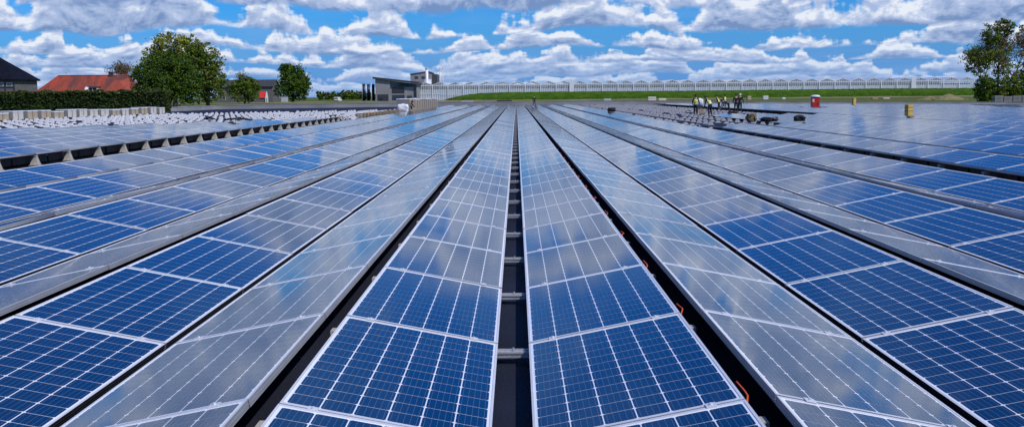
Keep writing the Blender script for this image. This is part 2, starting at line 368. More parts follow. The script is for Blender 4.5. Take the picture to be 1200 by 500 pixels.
# ------------------------------------------------------------------ ground, roof
def ground_h(y): return -1.3 + 0.9 * min(1, max(0, (y - 185) / 60.0))
def make_ground():
    ys = [-300, 0, 100, 185, 200, 215, 230, 245, 300, 400, 600, 1200, 3000, 9000]
    xs = [-7000, -2000, -600, -300, -100, 0, 100, 300, 600, 2000, 7000]
    b = MB(); vs = [(x, y, ground_h(y)) for y in ys for x in xs]; n = len(xs)
    b.add(vs, [(j * n + i, j * n + i + 1, (j + 1) * n + i + 1, (j + 1) * n + i) for j in range(len(ys) - 1) for i in range(n - 1)])
    tag(b.build('ground', M['grass']), kind='structure')
make_ground()
XL, XR, YN, YF = -49.0, 96.0, -10.0, 176.0
def make_roof():
    b = MB(); xs = [XL, -30, -12, 0, 12, 30, 60, XR]
    vs = [(x, y, prof(x) + ROOF) for y in (YN, YF) for x in xs]; n = len(xs)
    b.add(vs, [(i, i + 1, n + i + 1, n + i) for i in range(n - 1)])
    b.add([(x, y, z) for y in (YN, YF) for x in (XL, XR) for z in (-2.2,)], [(0, 2, 3, 1)])
    for x in (XL, XR):
        b.add([(x, YN, prof(x) + ROOF), (x, YF, prof(x) + ROOF), (x, YF, -2.2), (x, YN, -2.2)], [(0, 1, 2, 3)])
    tag(b.build('roof', M['roof']), kind='structure')
    # upstand round the far and left edges, capped with a light metal strip
    t = thing('parapet', 'long low grey parapet along the far edge of the roof', 'parapet', (0, YF, 0))
    segs = [-49, -40, -30, -20, -12, 0, 12, 24, 36, 48, 60, 72, 84, 96]
    for a, c in zip(segs[:-1], segs[1:]):
        za, zc = prof(a), prof(c)
        q = MB(); q.add([(a + .01, 0, za - 1.6), (c - .01, 0, zc - 1.6), (c - .01, .3, zc - 1.6), (a + .01, .3, za - 1.6), (a + .01, 0, za + .50), (c - .01, 0, zc + .50), (c - .01, .3, zc + .50), (a + .01, .3, za + .50)],
                        [(0, 3, 2, 1), (4, 5, 6, 7), (0, 1, 5, 4), (1, 2, 6, 5), (2, 3, 7, 6), (3, 0, 4, 7)]); q.build('wall_panel', M['parapet'], t)
        q = MB(); q.add([(a + .01, -.04, za + .503), (c - .01, -.04, zc + .503), (c - .01, .34, zc + .503), (a + .01, .34, za + .503), (a + .01, -.04, za + .56), (c - .01, -.04, zc + .56), (c - .01, .34, zc + .56), (a + .01, .34, za + .56)],
                        [(0, 3, 2, 1), (4, 5, 6, 7), (0, 1, 5, 4), (1, 2, 6, 5), (2, 3, 7, 6), (3, 0, 4, 7)]); q.build('coping', M['coping'] if c <= 12 else M['parapet'], t)
    zl = prof(XL)
    t = thing('parapet', 'low grey parapet behind the row of cartons on the left', 'parapet', (XL, 0, zl))
    MB().box((-.3, YN, -1.6), (0, YF - .01, .45)).build('wall_panel', M['parapet'], t)
    MB().box((-.34, YN, .453), (.04, YF - .05, .51)).build('coping', M['coping'], t)
make_roof()

# ------------------------------------------------------------------ solar panels
PW, PL, PITCHY = 1.0, 1.984, 2.0
FX, FY, MARG, FH = 0.013, 0.025, 0.011, 0.04
NX, NY = 6, 12
CPX = (PW - 2 * FX - 2 * MARG) / NX; CPY = (PL - 2 * FY - 2 * MARG) / NY
def oct_cell(cx, cy, ax, ay, ch, z):
    return [(cx - ax + ch, cy - ay, z), (cx + ax - ch, cy - ay, z), (cx + ax, cy - ay + ch, z), (cx + ax, cy + ay - ch, z),
            (cx + ax - ch, cy + ay, z), (cx - ax + ch, cy + ay, z), (cx - ax, cy + ay - ch, z), (cx - ax, cy - ay + ch, z)]
CGX, CGY = 0.0033, 0.0025        # half gaps between cells
def cell_centres():
    return [(FX + MARG + (i + .5) * CPX, -PL / 2 + FY + MARG + (j + .5) * CPY) for j in range(NY) for i in range(NX)]
def frame_mesh():
    b = MB(); h = PL / 2; z1, z0 = 0.0, -FH
    # four mitred bars
    o = [(0, -h), (PW, -h), (PW, h), (0, h)]; i_ = [(FX, -h + FY), (PW - FX, -h + FY), (PW - FX, h - FY), (FX, h - FY)]
    for k in range(4):
        a, c, ci, ai = o[k], o[(k + 1) % 4], i_[(k + 1) % 4], i_[k]
        b.cur = 0
        b.add([(*a, z1), (*c, z1), (*ai, z1), (*ci, z1), (*ai, z1 - .006), (*ci, z1 - .006)], [(0, 1, 3, 2), (2, 3, 5, 4)])
        b.cur = 2 if k == 3 else 1   # anodised outer face, valley gap shade painted black on the low side
        n_ = Vector((c[1] - a[1], a[0] - c[0], 0)).normalized() * .0025
        zs = [z1, z1 - .012, z1 - .0125, z1 - .019, z1 - .0195, z1 - .028, z1 - .0285, z0]; ins = [0, 0, 1, 1, 0, 0, 1, 1]   # rolled grooves
        vs_ = []
        for z_, q in zip(zs, ins): vs_ += [(a[0] - n_.x * q, a[1] - n_.y * q, z_), (c[0] - n_.x * q, c[1] - n_.y * q, z_)]
        b.add(vs_, [(2 * i + 2, 2 * i + 3, 2 * i + 1, 2 * i) for i in range(7)])
        b.add([(*a, z0), (*c, z0), (*ai, z0), (*ci, z0)], [(0, 2, 3, 1)])
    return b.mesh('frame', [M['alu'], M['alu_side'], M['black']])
def sheet_mesh():
    h = PL / 2; z = -0.0035
    b = MB().add([(FX, -h + FY, z), (PW - FX, -h + FY, z), (PW - FX, h - FY, z), (FX, h - FY, z)], [(0, 1, 2, 3)])
    b.cur = 1
    b.add([(FX, -h + FY, -.012), (PW - FX, -h + FY, -.012), (PW - FX, h - FY, -.012), (FX, h - FY, -.012)], [(3, 2, 1, 0)])
    return b.mesh('back_sheet', [M['sheet'], M['white']])
def grid_mesh():
    b = MB()
    for cx, cy in cell_centres(): b.add(oct_cell(cx, cy, CPX / 2 - CGX, CPY / 2 - CGY, .0095, -.0027), [tuple(range(8))])
    return b.mesh('cell_grid', M['cell'])
def one_cell_mesh(): return MB().add(oct_cell(0, 0, CPX / 2 - CGX, CPY / 2 - CGY, .0095, 0), [tuple(range(8))]).mesh('cell', M['cell'])
def clamp_mesh():
    b = MB(); b.box((-.025, -.030, .0008), (.025, .030, .005)); b.tube([(0, 0, .005), (0, 0, .014)], .008, 6); return b.mesh('clamp', M['alu'])
ME_FRAME, ME_SHEET, ME_GRID, ME_CELL, ME_CLAMP = frame_mesh(), sheet_mesh(), grid_mesh(), one_cell_mesh(), clamp_mesh()

W_H = 0.9808; RISE = 0.195; GV, GR_ = 0.0589, 0.1432
rows = []                          # (side, number, low x, high x, first seam, last y)
def block(side, x, number, kind, count, yend, sign):
    """count rows from x outwards; kind says whether the first rises ('l') or falls ('h') away from the centre"""
    for i in range(count):
        a, c = x, x + W_H
        if kind == 'l': rows.append((side, number, a, c, yend)); x = c + GR_; kind = 'h'
        else: rows.append((side, number, c, a, yend)); x = c + GV; kind = 'l'
        number += 1
    return x
Y0 = 6.854
block('R', 0.10, 1, 'l', 7, lambda X: 172, 1)
block('L', 0.10, 1, 'l', 9, lambda X: 172, -1)
x8 = block('R', 8.236, 8, 'h', 12, lambda X: 49 if X < 14.4 else 75, 1)
xb3 = x8 - GR_ + 0.66
block('R', xb3, 20, 'h', 54, lambda X: 172, 1)
block('L', 12.011, 10, 'h', 18, lambda X: 77 - (X - 12) * 1.65, -1)
JOINTS = {11: 0.10, 36: 0.10}      # wider joints after these seams
def seam_y(n):
    y = Y0 + (n) * PITCHY
    return y + sum(w for k, w in JOINTS.items() if n > k)
TOILET = (gx(954, 121), 121.0)
POST = (gx(1063, 68), 68.0)
def skip(x, y):
    return (abs(x - TOILET[0]) < 1.6 and abs(y - TOILET[1]) < 2.2)
panels = []
for side, num, xl, xh, yend in rows:
    s = 1 if side == 'R' else -1
    n = -2
    while True:
        y = seam_y(n) + PITCHY / 2 + (JOINTS.get(n, 0)); n += 1
        if y + 1 > yend(max(xl, xh)): break
        if y > 178: break
        zl, zh = prof(s * xl), prof(s * xl) + RISE
        xm = s * (xl + xh) / 2
        if skip(xm, y): continue
        # out of any near view: skip
        p = project((xm, y + 1, zl + .1))
        if y > 7 and (p is None or p[0] < -60 - 2500 / y or p[0] > 1260 + 2500 / y): continue
        lo = Vector((s * xl, y, zl + random.gauss(0, .0015))); hi = Vector((s * xh, y, zh + random.gauss(0, .0015)))
        ex = (hi - lo).normalized(); ey = Vector((0, 1 if ex.x > 0 else -1, random.gauss(0, .0014))); ez = ex.cross(ey).normalized(); ey = ez.cross(ex)
        mw = Matrix((( ex.x, ey.x, ez.x, lo.x), (ex.y, ey.y, ez.y, lo.y), (ex.z, ey.z, ez.z, lo.z), (0, 0, 0, 1)))
        # projected area in the picture (clipped roughly by counting sample points inside)
        cs = [project(mw @ Vector(q)) for q in ((0, -PL / 2, 0), (PW, -PL / 2, 0), (PW, PL / 2, 0), (0, PL / 2, 0))]
        facing = (Vector((CAMX, 0, CAMZ)) - lo).dot(ez) > 0
        area = 0
        if facing and all(cs):
            area = 0.5 * abs(sum(cs[i][0] * cs[(i + 1) % 4][1] - cs[(i + 1) % 4][0] * cs[i][1] for i in range(4)))
            ins = 0
            for u in range(1, 6):
                for v in range(1, 10):
                    q = project(mw @ Vector((PW * u / 6, -PL / 2 + PL * v / 10, 0)))
                    if q and 0 < q[0] < 1200 and 0 < q[1] < 500: ins += 1
            area *= ins / 45
            if num in (4, 6): area *= 0.5
            if num >= 8 and xl < xh: area *= 0.8
        panels.append(dict(side=side, num=num, y=y, n=n - 1, mw=mw, area=area))
panels.sort(key=lambda p: -p['area'])
near = [p for p in panels[:300] if p['area'] > 5]
far = panels[len(near):]
def row_phrase(side, num):
    w = 'right' if side == 'R' else 'left'
    return f"{ORD[num - 1]} row {w} of the centre gap"
byrow = {}
for p in near: byrow.setdefault((p['side'], p['num']), []).append(p)
rank = {}
for k, l in byrow.items():
    for i, p in enumerate(sorted(l, key=lambda q: q['y'])): rank[id(p)] = i
for i, p in enumerate(near):
    r = rank[id(p)]
    t = thing('solar_panel', f"{ORD[r]} solar panel from the picture edge in the {row_phrase(p['side'], p['num'])}", 'solar panel', group='solar panels on the flat roof')
    t.matrix_world = p['mw']
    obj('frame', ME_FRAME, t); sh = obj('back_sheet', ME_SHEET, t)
    if i < 26:
        for cx, cy in cell_centres(): obj('solar_cell', ME_CELL, sh, (cx, cy, -.0027))
    else:
        g = obj('cell_grid', ME_GRID, t); g['kind'] = 'stuff'
    for cx in (.16, PW - .16): obj('clamp', ME_CLAMP, t, (cx, PL / 2 + .008, 0))
def far_mesh(ps):
    """all further panels as one mesh of frames, sheets and cells"""
    tv = []; tf = []; tm = []
    def add(vs, fs, mi):
        o = len(tv); tv.extend(vs); tf.extend([[i + o for i in f] for f in fs]); tm.extend([mi] * len(fs))
    h = PL / 2
    o = [(0, -h), (PW, -h), (PW, h), (0, h)]; i_ = [(FX, -h + FY), (PW - FX, -h + FY), (PW - FX, h - FY), (FX, h - FY)]
    add([(*q, 0) for q in o] + [(*q, 0) for q in i_] + [(*q, -FH) for q in o], [(k, (k + 1) % 4, 4 + (k + 1) % 4, 4 + k) for k in range(4)], 0)
    sv = [(*q, 0) for q in o] + [(*q, -FH) for q in o]
    add(sv, [(4 + k, 4 + (k + 1) % 4, (k + 1) % 4, k) for k in range(3)], 3); add(sv, [(7, 4, 0, 3)], 4)  # low side black: painted shade of the valley gaps
    add([(*q, -.0035) for q in i_], [(0, 1, 2, 3)], 1)
    for cx, cy in cell_centres():
        ax, ay = CPX / 2 - CGX, CPY / 2 - CGY
        add([(cx - ax, cy - ay, -.0026), (cx + ax, cy - ay, -.0026), (cx + ax, cy + ay, -.0026), (cx - ax, cy + ay, -.0026)], [(0, 1, 2, 3)], 2)
    tv = np.array(tv, dtype=np.float64); tf = np.array(tf, dtype=np.int64); nv, nf = len(tv), len(tf); k = len(ps)
    A = np.array([[list(r) for r in p['mw']] for p in ps])
    V = (np.einsum('kij,nj->kni', A[:, :3, :3], tv) + A[:, None, :3, 3]).reshape(-1, 3)
    F = (tf[None] + (np.arange(k) * nv)[:, None, None]).reshape(-1, 4)
    me = bpy.data.meshes.new('solar_panels_beyond')
    me.vertices.add(len(V)); me.vertices.foreach_set('co', V.astype(np.float32).ravel())
    me.loops.add(F.size); me.loops.foreach_set('vertex_index', F.astype(np.int32).ravel())
    me.polygons.add(len(F)); me.polygons.foreach_set('loop_start', np.arange(0, F.size, 4, dtype=np.int32))
    me.polygons.foreach_set('material_index', np.tile(np.array(tm, dtype=np.int32), k))
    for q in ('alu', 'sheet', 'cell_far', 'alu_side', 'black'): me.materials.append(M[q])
    me.update(calc_edges=True); me.validate()
    return me
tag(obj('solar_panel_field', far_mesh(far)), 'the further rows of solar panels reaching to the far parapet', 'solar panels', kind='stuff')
print('panels', len(near), len(far))

# ------------------------------------------------------------------ mounting gear between the rows
def rail_mesh():
    b = MB()
    b.box((-.16, -.045, -.075), (.16, .045, -.048)); b.box((-.16, -.05, -.048), (.16, -.038, -.036)); b.box((-.16, .038, -.048), (.16, .05, -.036))
    b.box((-.05, -.022, -.048), (.05, .022, -.041)); b.tube([(.0, 0, -.041), (.0, 0, -.018)], .007, 6)
    return b.mesh('cross_rail', M['alu_dull'])
ME_RAIL = rail_mesh()
far_rail = MB()
for n in range(-2, 82):
    y = seam_y(n)
    if n < 44:
        o = obj('cross_rail', ME_RAIL, None, (0, y, -.012))
        tag(o, 'silver cross rail spanning the dark gap between the two middle rows of panels' if n > 12 else f'{ORD[n + 2]} silver cross rail from the picture edge in the centre gap', 'rail', 'cross rails in the centre gap')
    else: far_rail.box((-.16, y - .045, -.087), (.16, y + .045, -.055))
tag(far_rail.build('cross_rail_run', M['alu_dull']), 'the further cross rails in the centre gap', 'rails', kind='stuff')
# light cover strips over the two wide joints
for n, wj in JOINTS.items():
    yj = seam_y(n) + PITCHY / 2 + wj - PITCHY / 2
    for side, num, xl, xh, yend in rows:
        if num > (7 if side == 'R' else 9) or n > 20 and num > 4: continue
        s = 1 if side == 'R' else -1
        zl, zh = prof(s * xl) + .004, prof(s * xl) + RISE + .004
        b = MB(); ya, yb = seam_y(n) + .002, seam_y(n) + wj - .002
        a, c = s * xl, s * xh
        if a > c: a, c, zl, zh = c, a, zh, zl
        b.add([(a, ya, zl - .02), (c, ya, zh - .02), (c, yb, zh - .02), (a, yb, zl - .02), (a, ya, zl), (c, ya, zh), (c, yb, zh), (a, yb, zl)],
              [(0, 3, 2, 1), (4, 5, 6, 7), (0, 1, 5, 4), (1, 2, 6, 5), (2, 3, 7, 6), (3, 0, 4, 7)])
        tag(b.build('joint_strip', M['white']), f"{'nearer' if n < 20 else 'farther'} white joint strip crossing the {row_phrase(side, num)}", 'joint strip', 'white joint strips across the rows')
# feet under the ridges and valleys
def foot_mesh(h, m, name):
    b = MB(); b.box((-.12, -.11, 0), (.12, .11, .025)); b.frustum(0, 0, .025, h - .03, .10, .09, .045, .045); b.box((-.05, -.06, h - .03), (.05, .06, h))
    return b.mesh(name, m)
def tray_mesh(h, name, mn='foot_white'):
    b = MB(); b.box((-.19, -.13, 0), (.19, .13, .025)); b.frustum(0, 0, .025, h - .03, .15, .09, .085, .05); b.box((-.07, -.04, h - .03), (.07, .04, h))
    return b.mesh(name, M[mn])
HR, HV = 0.255, 0.10
ME_FOOT, ME_FOOTW, ME_FOOTV = foot_mesh(HR, M['foot'], 'foot'), tray_mesh(.21, 'tall_tray'), tray_mesh(.12, 'low_tray')
ME_GREYW, ME_GREYV = tray_mesh(.21, 'tall_grey_tray', 'foot_grey'), tray_mesh(.12, 'low_grey_tray', 'foot_grey')
# the two visible aisles: one foot at each seam under the open high edge
for side, x, txt in (('R', 8.236, 'right'), ('L', 12.011, 'left')):
    s = 1 if side == 'R' else -1; k = 0
    for n in range(0, 46):
        y = seam_y(n) if n else Y0
        if side == 'R' and y > 49: break
        if side == 'L' and y > 77: break
        if abs(s * x / y) > .505: continue
        o = obj('mounting_foot', ME_FOOT, None, (s * (x + .03), y, prof(s * x) + ROOF + .004))
        tag(o, f'{ORD[k]} tapered grey foot from the {txt} picture edge under the {txt} aisle edge', 'mounting foot', f'feet under the open panel edge along the {txt} aisle'); k += 1
# black sheets painting in the shade under the open edges, one run per aisle
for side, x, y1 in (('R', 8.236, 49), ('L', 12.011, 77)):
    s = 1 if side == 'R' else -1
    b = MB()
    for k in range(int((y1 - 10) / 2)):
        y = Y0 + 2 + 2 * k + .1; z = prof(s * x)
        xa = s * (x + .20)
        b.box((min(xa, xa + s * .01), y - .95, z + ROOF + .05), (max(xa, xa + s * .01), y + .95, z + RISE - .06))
    o = b.build('shade_sheet', M['black'])
    tag(o, f"black sheets painting the shade behind the feet along the {'right' if side == 'R' else 'left'} aisle", 'wind deflector', kind='stuff')
# fields of bare white feet, waiting for panels
cand = []
def lines(x0, count):
    x = x0; out = []
    for i in range(count): out.append((x + (0 if i == 0 else -GR_ / 2), HR)); out.append((x + W_H + GV / 2, HV)); x += 2 * W_H + GV + GR_
    return out
for x, h in lines(12.011, 17):
    ye = 77 - (x - 12) * 1.65
    y = Y0 + 2 * math.ceil((ye + .5 - Y0) / 2)
    while y < 128 - .18 * x: cand.append((-x, y, h)); y += 2.0
for x, h in lines(8.236, 6):
    y = Y0 + 2 * math.ceil(((49 if x < 14.4 else 75) + .5 - Y0) / 2)
    while y < 168: cand.append((x, y, h)); y += 2.0
def fsize(c):
    q = project((c[0], c[1], 0)); return 1 / c[1] ** 2 if q and -5 < q[0] < 1205 else 0
_rc = random.Random(77); cand = [c for c in cand if fsize(c) > 0 and _rc.random() > .10]; cand.sort(key=fsize, reverse=True)
rest = MB()
for i, (x, y, h) in enumerate(cand):
    z = prof(x) + ROOF + .004
    x += random.gauss(0, .03); y += random.gauss(0, .05)
    if i < 230:
        o = obj('bare_foot', (ME_FOOTW if h > .2 else ME_FOOTV) if x < 0 else (ME_GREYW if h > .2 else ME_GREYV), None, (x, y, z))
        side = 'left' if x < 0 else 'right'; tall = 'tall' if h > .2 else 'low'
        tag(o, f'{tall} {"white" if x < 0 else "grey"} ballast foot in the field of bare feet on the {side} without panels', 'mounting foot', f'{tall} bare feet on the {side} of the roof')
    else:
        hh = .21 if h > .2 else .12; rest.cur = 0 if x < 0 else 1
        rest.box((x - .19, y - .13, z), (x + .19, y + .13, z + .025)); rest.frustum(x, y, z + .025, z + hh, .15, .09, .085, .05)
tag(rest.build('bare_foot_field', [M['foot_white'], M['foot_grey']]), 'the further pale feet of the bare mounting field', 'mounting feet', kind='stuff')
print('feet', len(cand))
# orange cables sagging in the ridge gap right of the middle
for n in range(-1, 12):
    y = seam_y(n); z = prof(1.15)
    b = MB(); b.sm = True
    rnd = random.Random(n + 50)
    yy = y + .25 + rnd.uniform(-.1, .1); l = rnd.uniform(.35, .6)
    for dx, dy in ((0, 0),):
        b.tube([(1.105 + dx, yy - .1 + dy, z + RISE - .14), (1.125 + dx, yy + dy, z + RISE - .085), (1.15 + dx, yy + .1 + dy, z + RISE - .07), (1.165 + dx + rnd.uniform(-.01, .01), yy + l * .45, z + RISE - .075),
                (1.145 + dx, yy + l * .75, z + RISE - .065), (1.12 + dx, yy + l + dy, z + RISE - .16)], .0055, 6)
    tag(b.build('orange_cable', M['orange']), f'{ORD[n + 1]} orange cable loop from the picture edge, in the gap right of the middle', 'cable', 'orange cables in the ridge gap')
# bits of rail and feet inside that gap and its mirror on the left
for s in (1, -1):
    for n in range(-1, 14):
        o = obj('ridge_foot', ME_FOOT, None, (s * 1.152, seam_y(n) - .05, prof(1.15) + ROOF + .004)); o.scale = (.42, .8, .9)
        tag(o, f"{ORD[n + 1]} grey foot from the picture edge, in the gap {'right' if s > 0 else 'left'} of the middle", 'mounting foot', 'feet inside the ridge gaps')
# black cable loops dumped on the left panels
def cable_pile(label, x, y, w):
    b = MB(); b.sm = True; rnd = random.Random(int(x * 10)); z = prof(x) + RISE + .03
    for k in range(5):
        pts = []
        for i in range(11):
            u = i / 10
            pts.append((x + w * (u - .5) + rnd.uniform(-.05, .05), y + .25 * math.sin(u * PI * 2 + k) + rnd.uniform(-.08, .08), z + .03 + .18 * math.sin(u * PI) * rnd.uniform(.2, 1)))
        b.tube(pts, .035, 6)
    t = thing('cable_bundle', label, 'cable bundle', (0, 0, 0)); b.build('hose', M['black'], t)
    q = MB(); q.tube([(x - .1, y - .1, z), (x, y, z + .2), (x + .1, y + .1, z)], .03, 6); q.build('tie', M['alu_dull'], t)
cable_pile('tangle of black hoses at the end of the left panels', gx(280, 62), 62, 1.5)
cable_pile('small black heap of cable among the white feet on the left', gx(247, 66), 66, .5)

# ------------------------------------------------------------------ things left on the roof
def carton(label, x, y, l, w, h, m, group, rz=0.0):
    z = prof(x) + ROOF + .004
    t = thing('pallet_carton', label, 'carton', (x, y, z), rz, group)
    b = MB()
    for yy in (-l / 2, -.06, l / 2 - .12): b.box((-w / 2, yy, 0), (w / 2, yy + .12, .09))
    for k in range(5): b.box((-w / 2 + k * (w - .12) / 4, -l / 2, .0925), (-w / 2 + k * (w - .12) / 4 + .12, l / 2, .115))
    b.build('pallet', M['timber'], t)
    o = MB().box((-w / 2 + .02, -l / 2 + .02, .118), (w / 2 - .02, l / 2 - .02, h - .12)).build('box', m, t); bevel(o, .012)
    o = MB().box((-w / 2, -l / 2, h - .12), (w / 2, l / 2, h)).build('lid', M['white_wrap'], t); bevel(o, .02)
    MB().box((-w / 2 + .03, -l / 2 - .055, .118), (w / 2 + .02, -l / 2 + .015, h - .03)).build('shade_board', M['stone'], t)  # grey board added to paint the shaded carton end and gap
    for yy in (0,): MB().box((-w / 2 - .004, yy - .02, .1), (w / 2 + .004, yy + .02, h + .004)).build('strap', M['dark_grey'], t)
    return t
rnd = random.Random(3)
yb = 86.0; k = 0
while yb < 124:
    l = rnd.choice((2.0, 2.1, 2.25)); x = -44.4 + (yb - 90) * .085
    carton(f"{ORD[k]} pale carton from the left picture edge in the row before the hedge", x, yb + l / 2, l, 1.15, rnd.choice((.72, .78, .86)), M['card_pale'] if rnd.random() < .7 else M['card'], 'strapped cartons along the left roof edge')
    yb += l + rnd.choice((.16, .22, .3)); k += 1
# pallets in the aisle on the left
yb = 104; k = 0
while yb < 136:
    l = 2.2; carton(f"{ORD[k]} tall cardboard crate counted from the white bundle in the left aisle", -10.9 + (yb - 104) * .01, yb + l / 2, l, 1.3, 1.35 + rnd.uniform(-.05, .08), M['card'], 'cardboard crates standing in the left aisle'); yb += l + .35; k += 1
def stack_timber(label, x, y, k):
    z = prof(x) + ROOF + .004; t = thing('empty_pallet', label, 'pallet', (x, y, z), .05 * k, 'low empty pallets in the left aisle')
    for j in range(3):
        for i in range(3): MB().box((-.55, -.55 + i * .5, j * .16), (.55, -.45 + i * .5, j * .16 + .09)).build('block_row', M['timber'], t)
        for i in range(5): MB().box((-.55 + i * .25, -.6, j * .16 + .093), (-.43 + i * .25, .6, j * .16 + .118)).build('deck_board', M['timber'], t)
for k in range(7): stack_timber(f'{ORD[k]} low stack of timber pallets along the left aisle', -11.15 + .04 * k, 79.5 + 3.0 * k, k)
def lump(name, mats, c, r, seed, amp=.25, parent=None, n=4, rnd_=.65):
    """a soft bag or wrapped bundle: a rounded box pushed in and out by folds"""
    bm = bmesh.new(); bmesh.ops.create_cube(bm, size=2)
    bmesh.ops.subdivide_edges(bm, edges=bm.edges[:], cuts=n, use_grid_fill=True)
    rr = random.Random(seed); ph = [rr.uniform(0, 6) for _ in range(6)]
    for v in bm.verts:
        d = v.co.normalized(); p = v.co.lerp(d * 1.25, rnd_)
        f = 1 + amp * (math.sin(3 * p.x + ph[0]) * math.sin(2.6 * p.y + ph[1]) + .6 * math.sin(6 * p.z + 4 * p.x + ph[2]) + .35 * math.sin(9 * p.y + ph[3]))
        v.co = Vector((c[0] + p.x * r[0] * f, c[1] + p.y * r[1] * f, c[2] + max(-r[2], p.z * r[2] * f)))
    me = bpy.data.meshes.new(name); bm.to_mesh(me); bm.free()
    for p in me.polygons: p.use_smooth = True
    me.materials.append(mats)
    return obj(name, me, parent)
t = thing('wrapped_bundle', 'white film wrapped bundle at the near end of the cardboard crates', 'bundle', (-10.6, 101.5, prof(-10.6) + ROOF))
MB().box((-.45, -.5, 0), (.45, .5, .11)).build('pallet', M['timber'], t); lump('film_cover', M['white_wrap'], (0, 0, .52), (.46, .5, .40), 4, .09, t, 5, .22)
def bag(label, px, d, r, m, seed, extra=None):
    x = gx(px, d); z = prof(x) + RISE * .7 + .02
    t = thing('bag', label, 'bag', (x, d, z), 0, 'bags lying on the right panels')
    lump('body', m, (0, 0, r[2] * .9), r, seed, .2, t)
    b = MB(); b.sm = True
    b.tube([(-r[0] * .6, -r[1], r[2] * .6), (-r[0] * .3, -r[1] * 1.2, r[2] * 1.7), (r[0] * .3, -r[1] * 1.15, r[2] * 1.75), (r[0] * .6, -r[1], r[2] * .5)], .02, 6); b.build('strap', M['bag_black'], t)
    if extra: lump('flap', extra, (r[0] * .25, -.02, r[2] * 1.55), (r[0] * .5, r[1] * .6, r[2] * .35), seed + 1, .2, t)
bag('upright khaki and black bag, leftmost on the right panels', 880, 52, (.22, .18, .19), M['khaki'], 11, M['bag_black'])
bag('long flat dark bag with a tan flap between two others', 901, 52, (.38, .2, .10), M['bag_black'], 15, M['card'])
bag('black hat shaped bag, rightmost on the right panels', 936, 53, (.24, .2, .14), M['bag_black'], 19, M['bag_black'])
bag('tiny black bag beside the bare feet right of the middle', 717, 88, (.3, .2, .16), M['bag_black'], 23)
bag('low tan and black bag at the feet of the workers', 858, 74, (.3, .2, .09), M['bag_black'], 29, M['khaki'])
# portable toilet
def toilet(x, y):
    z = prof(x) + ROOF - .12
    t = thing('portable_toilet', 'red portable toilet with a white rounded roof on the far right of the roof', 'portable toilet', (x, y, z), R(-12)); t.scale = (.86, .86, .93)
    MB().box((-.58, -.6, 0), (.58, .6, .12)).build('base', M['dark_grey'], t)
    o = MB().frustum(0, 0, .12, 1.62, .55, .56, .56, .57).build('cabin', M['red'], t); bevel(o, .04, 2)
    b = MB(); b.sm = True; b.prism([(-.6, 1.62), (.6, 1.62), (.6, 1.72), (.48, 1.83), (.25, 1.9), (-.25, 1.9), (-.48, 1.83), (-.6, 1.72)], -.62, .62); b.sm = False
    b.build('roof', M['white'], t)
    d = MB().box((-.42, -.60, .2), (.42, -.565, 1.52)).build('door', M['red'], t); bevel(d, .02)
    MB().box((.30, -.64, .8), (.36, -.603, 1.0)).build('handle', M['dark_grey'], d)
    MB().box((-.38, -.607, 1.05), (-.14, -.603, 1.42)).build('notice', M['white'], t)
    b = MB()
    for k in range(4): b.box((-.3, -.61, 1.54 + k * .018), (.3, -.58, 1.548 + k * .018))
    b.build('vent', M['dark_grey'], t)
toilet(*TOILET)
def upright_box(label, px, d, w, h, lift):
    x = gx(px, d); z = prof(x) + lift
    t = thing('yellow_case', label, 'case', (x, d, z), R(18), 'upright yellow cases')
    o = MB().box((-w / 2, -w / 2, 0), (w / 2, w / 2, h - .05)).build('body', M['yellow'], t); bevel(o, .015)
    o = MB().box((-w / 2 - .01, -w / 2 - .01, h - .047), (w / 2 + .01, w / 2 + .01, h)).build('lid', M['yellow'], t); bevel(o, .01)
    for zz in (.12, h * .5, h - .2): MB().box((-w / 2 - .006, -w / 2 - .006, zz), (w / 2 + .006, w / 2 + .006, zz + .03)).build('strap', M['khaki'], t)
upright_box('large yellow upright case standing on the right panels', 1063, 68, .36, .84, .03)
upright_box('small yellow upright case beyond the red toilet', 999, 150, .42, 1.25, -.1)

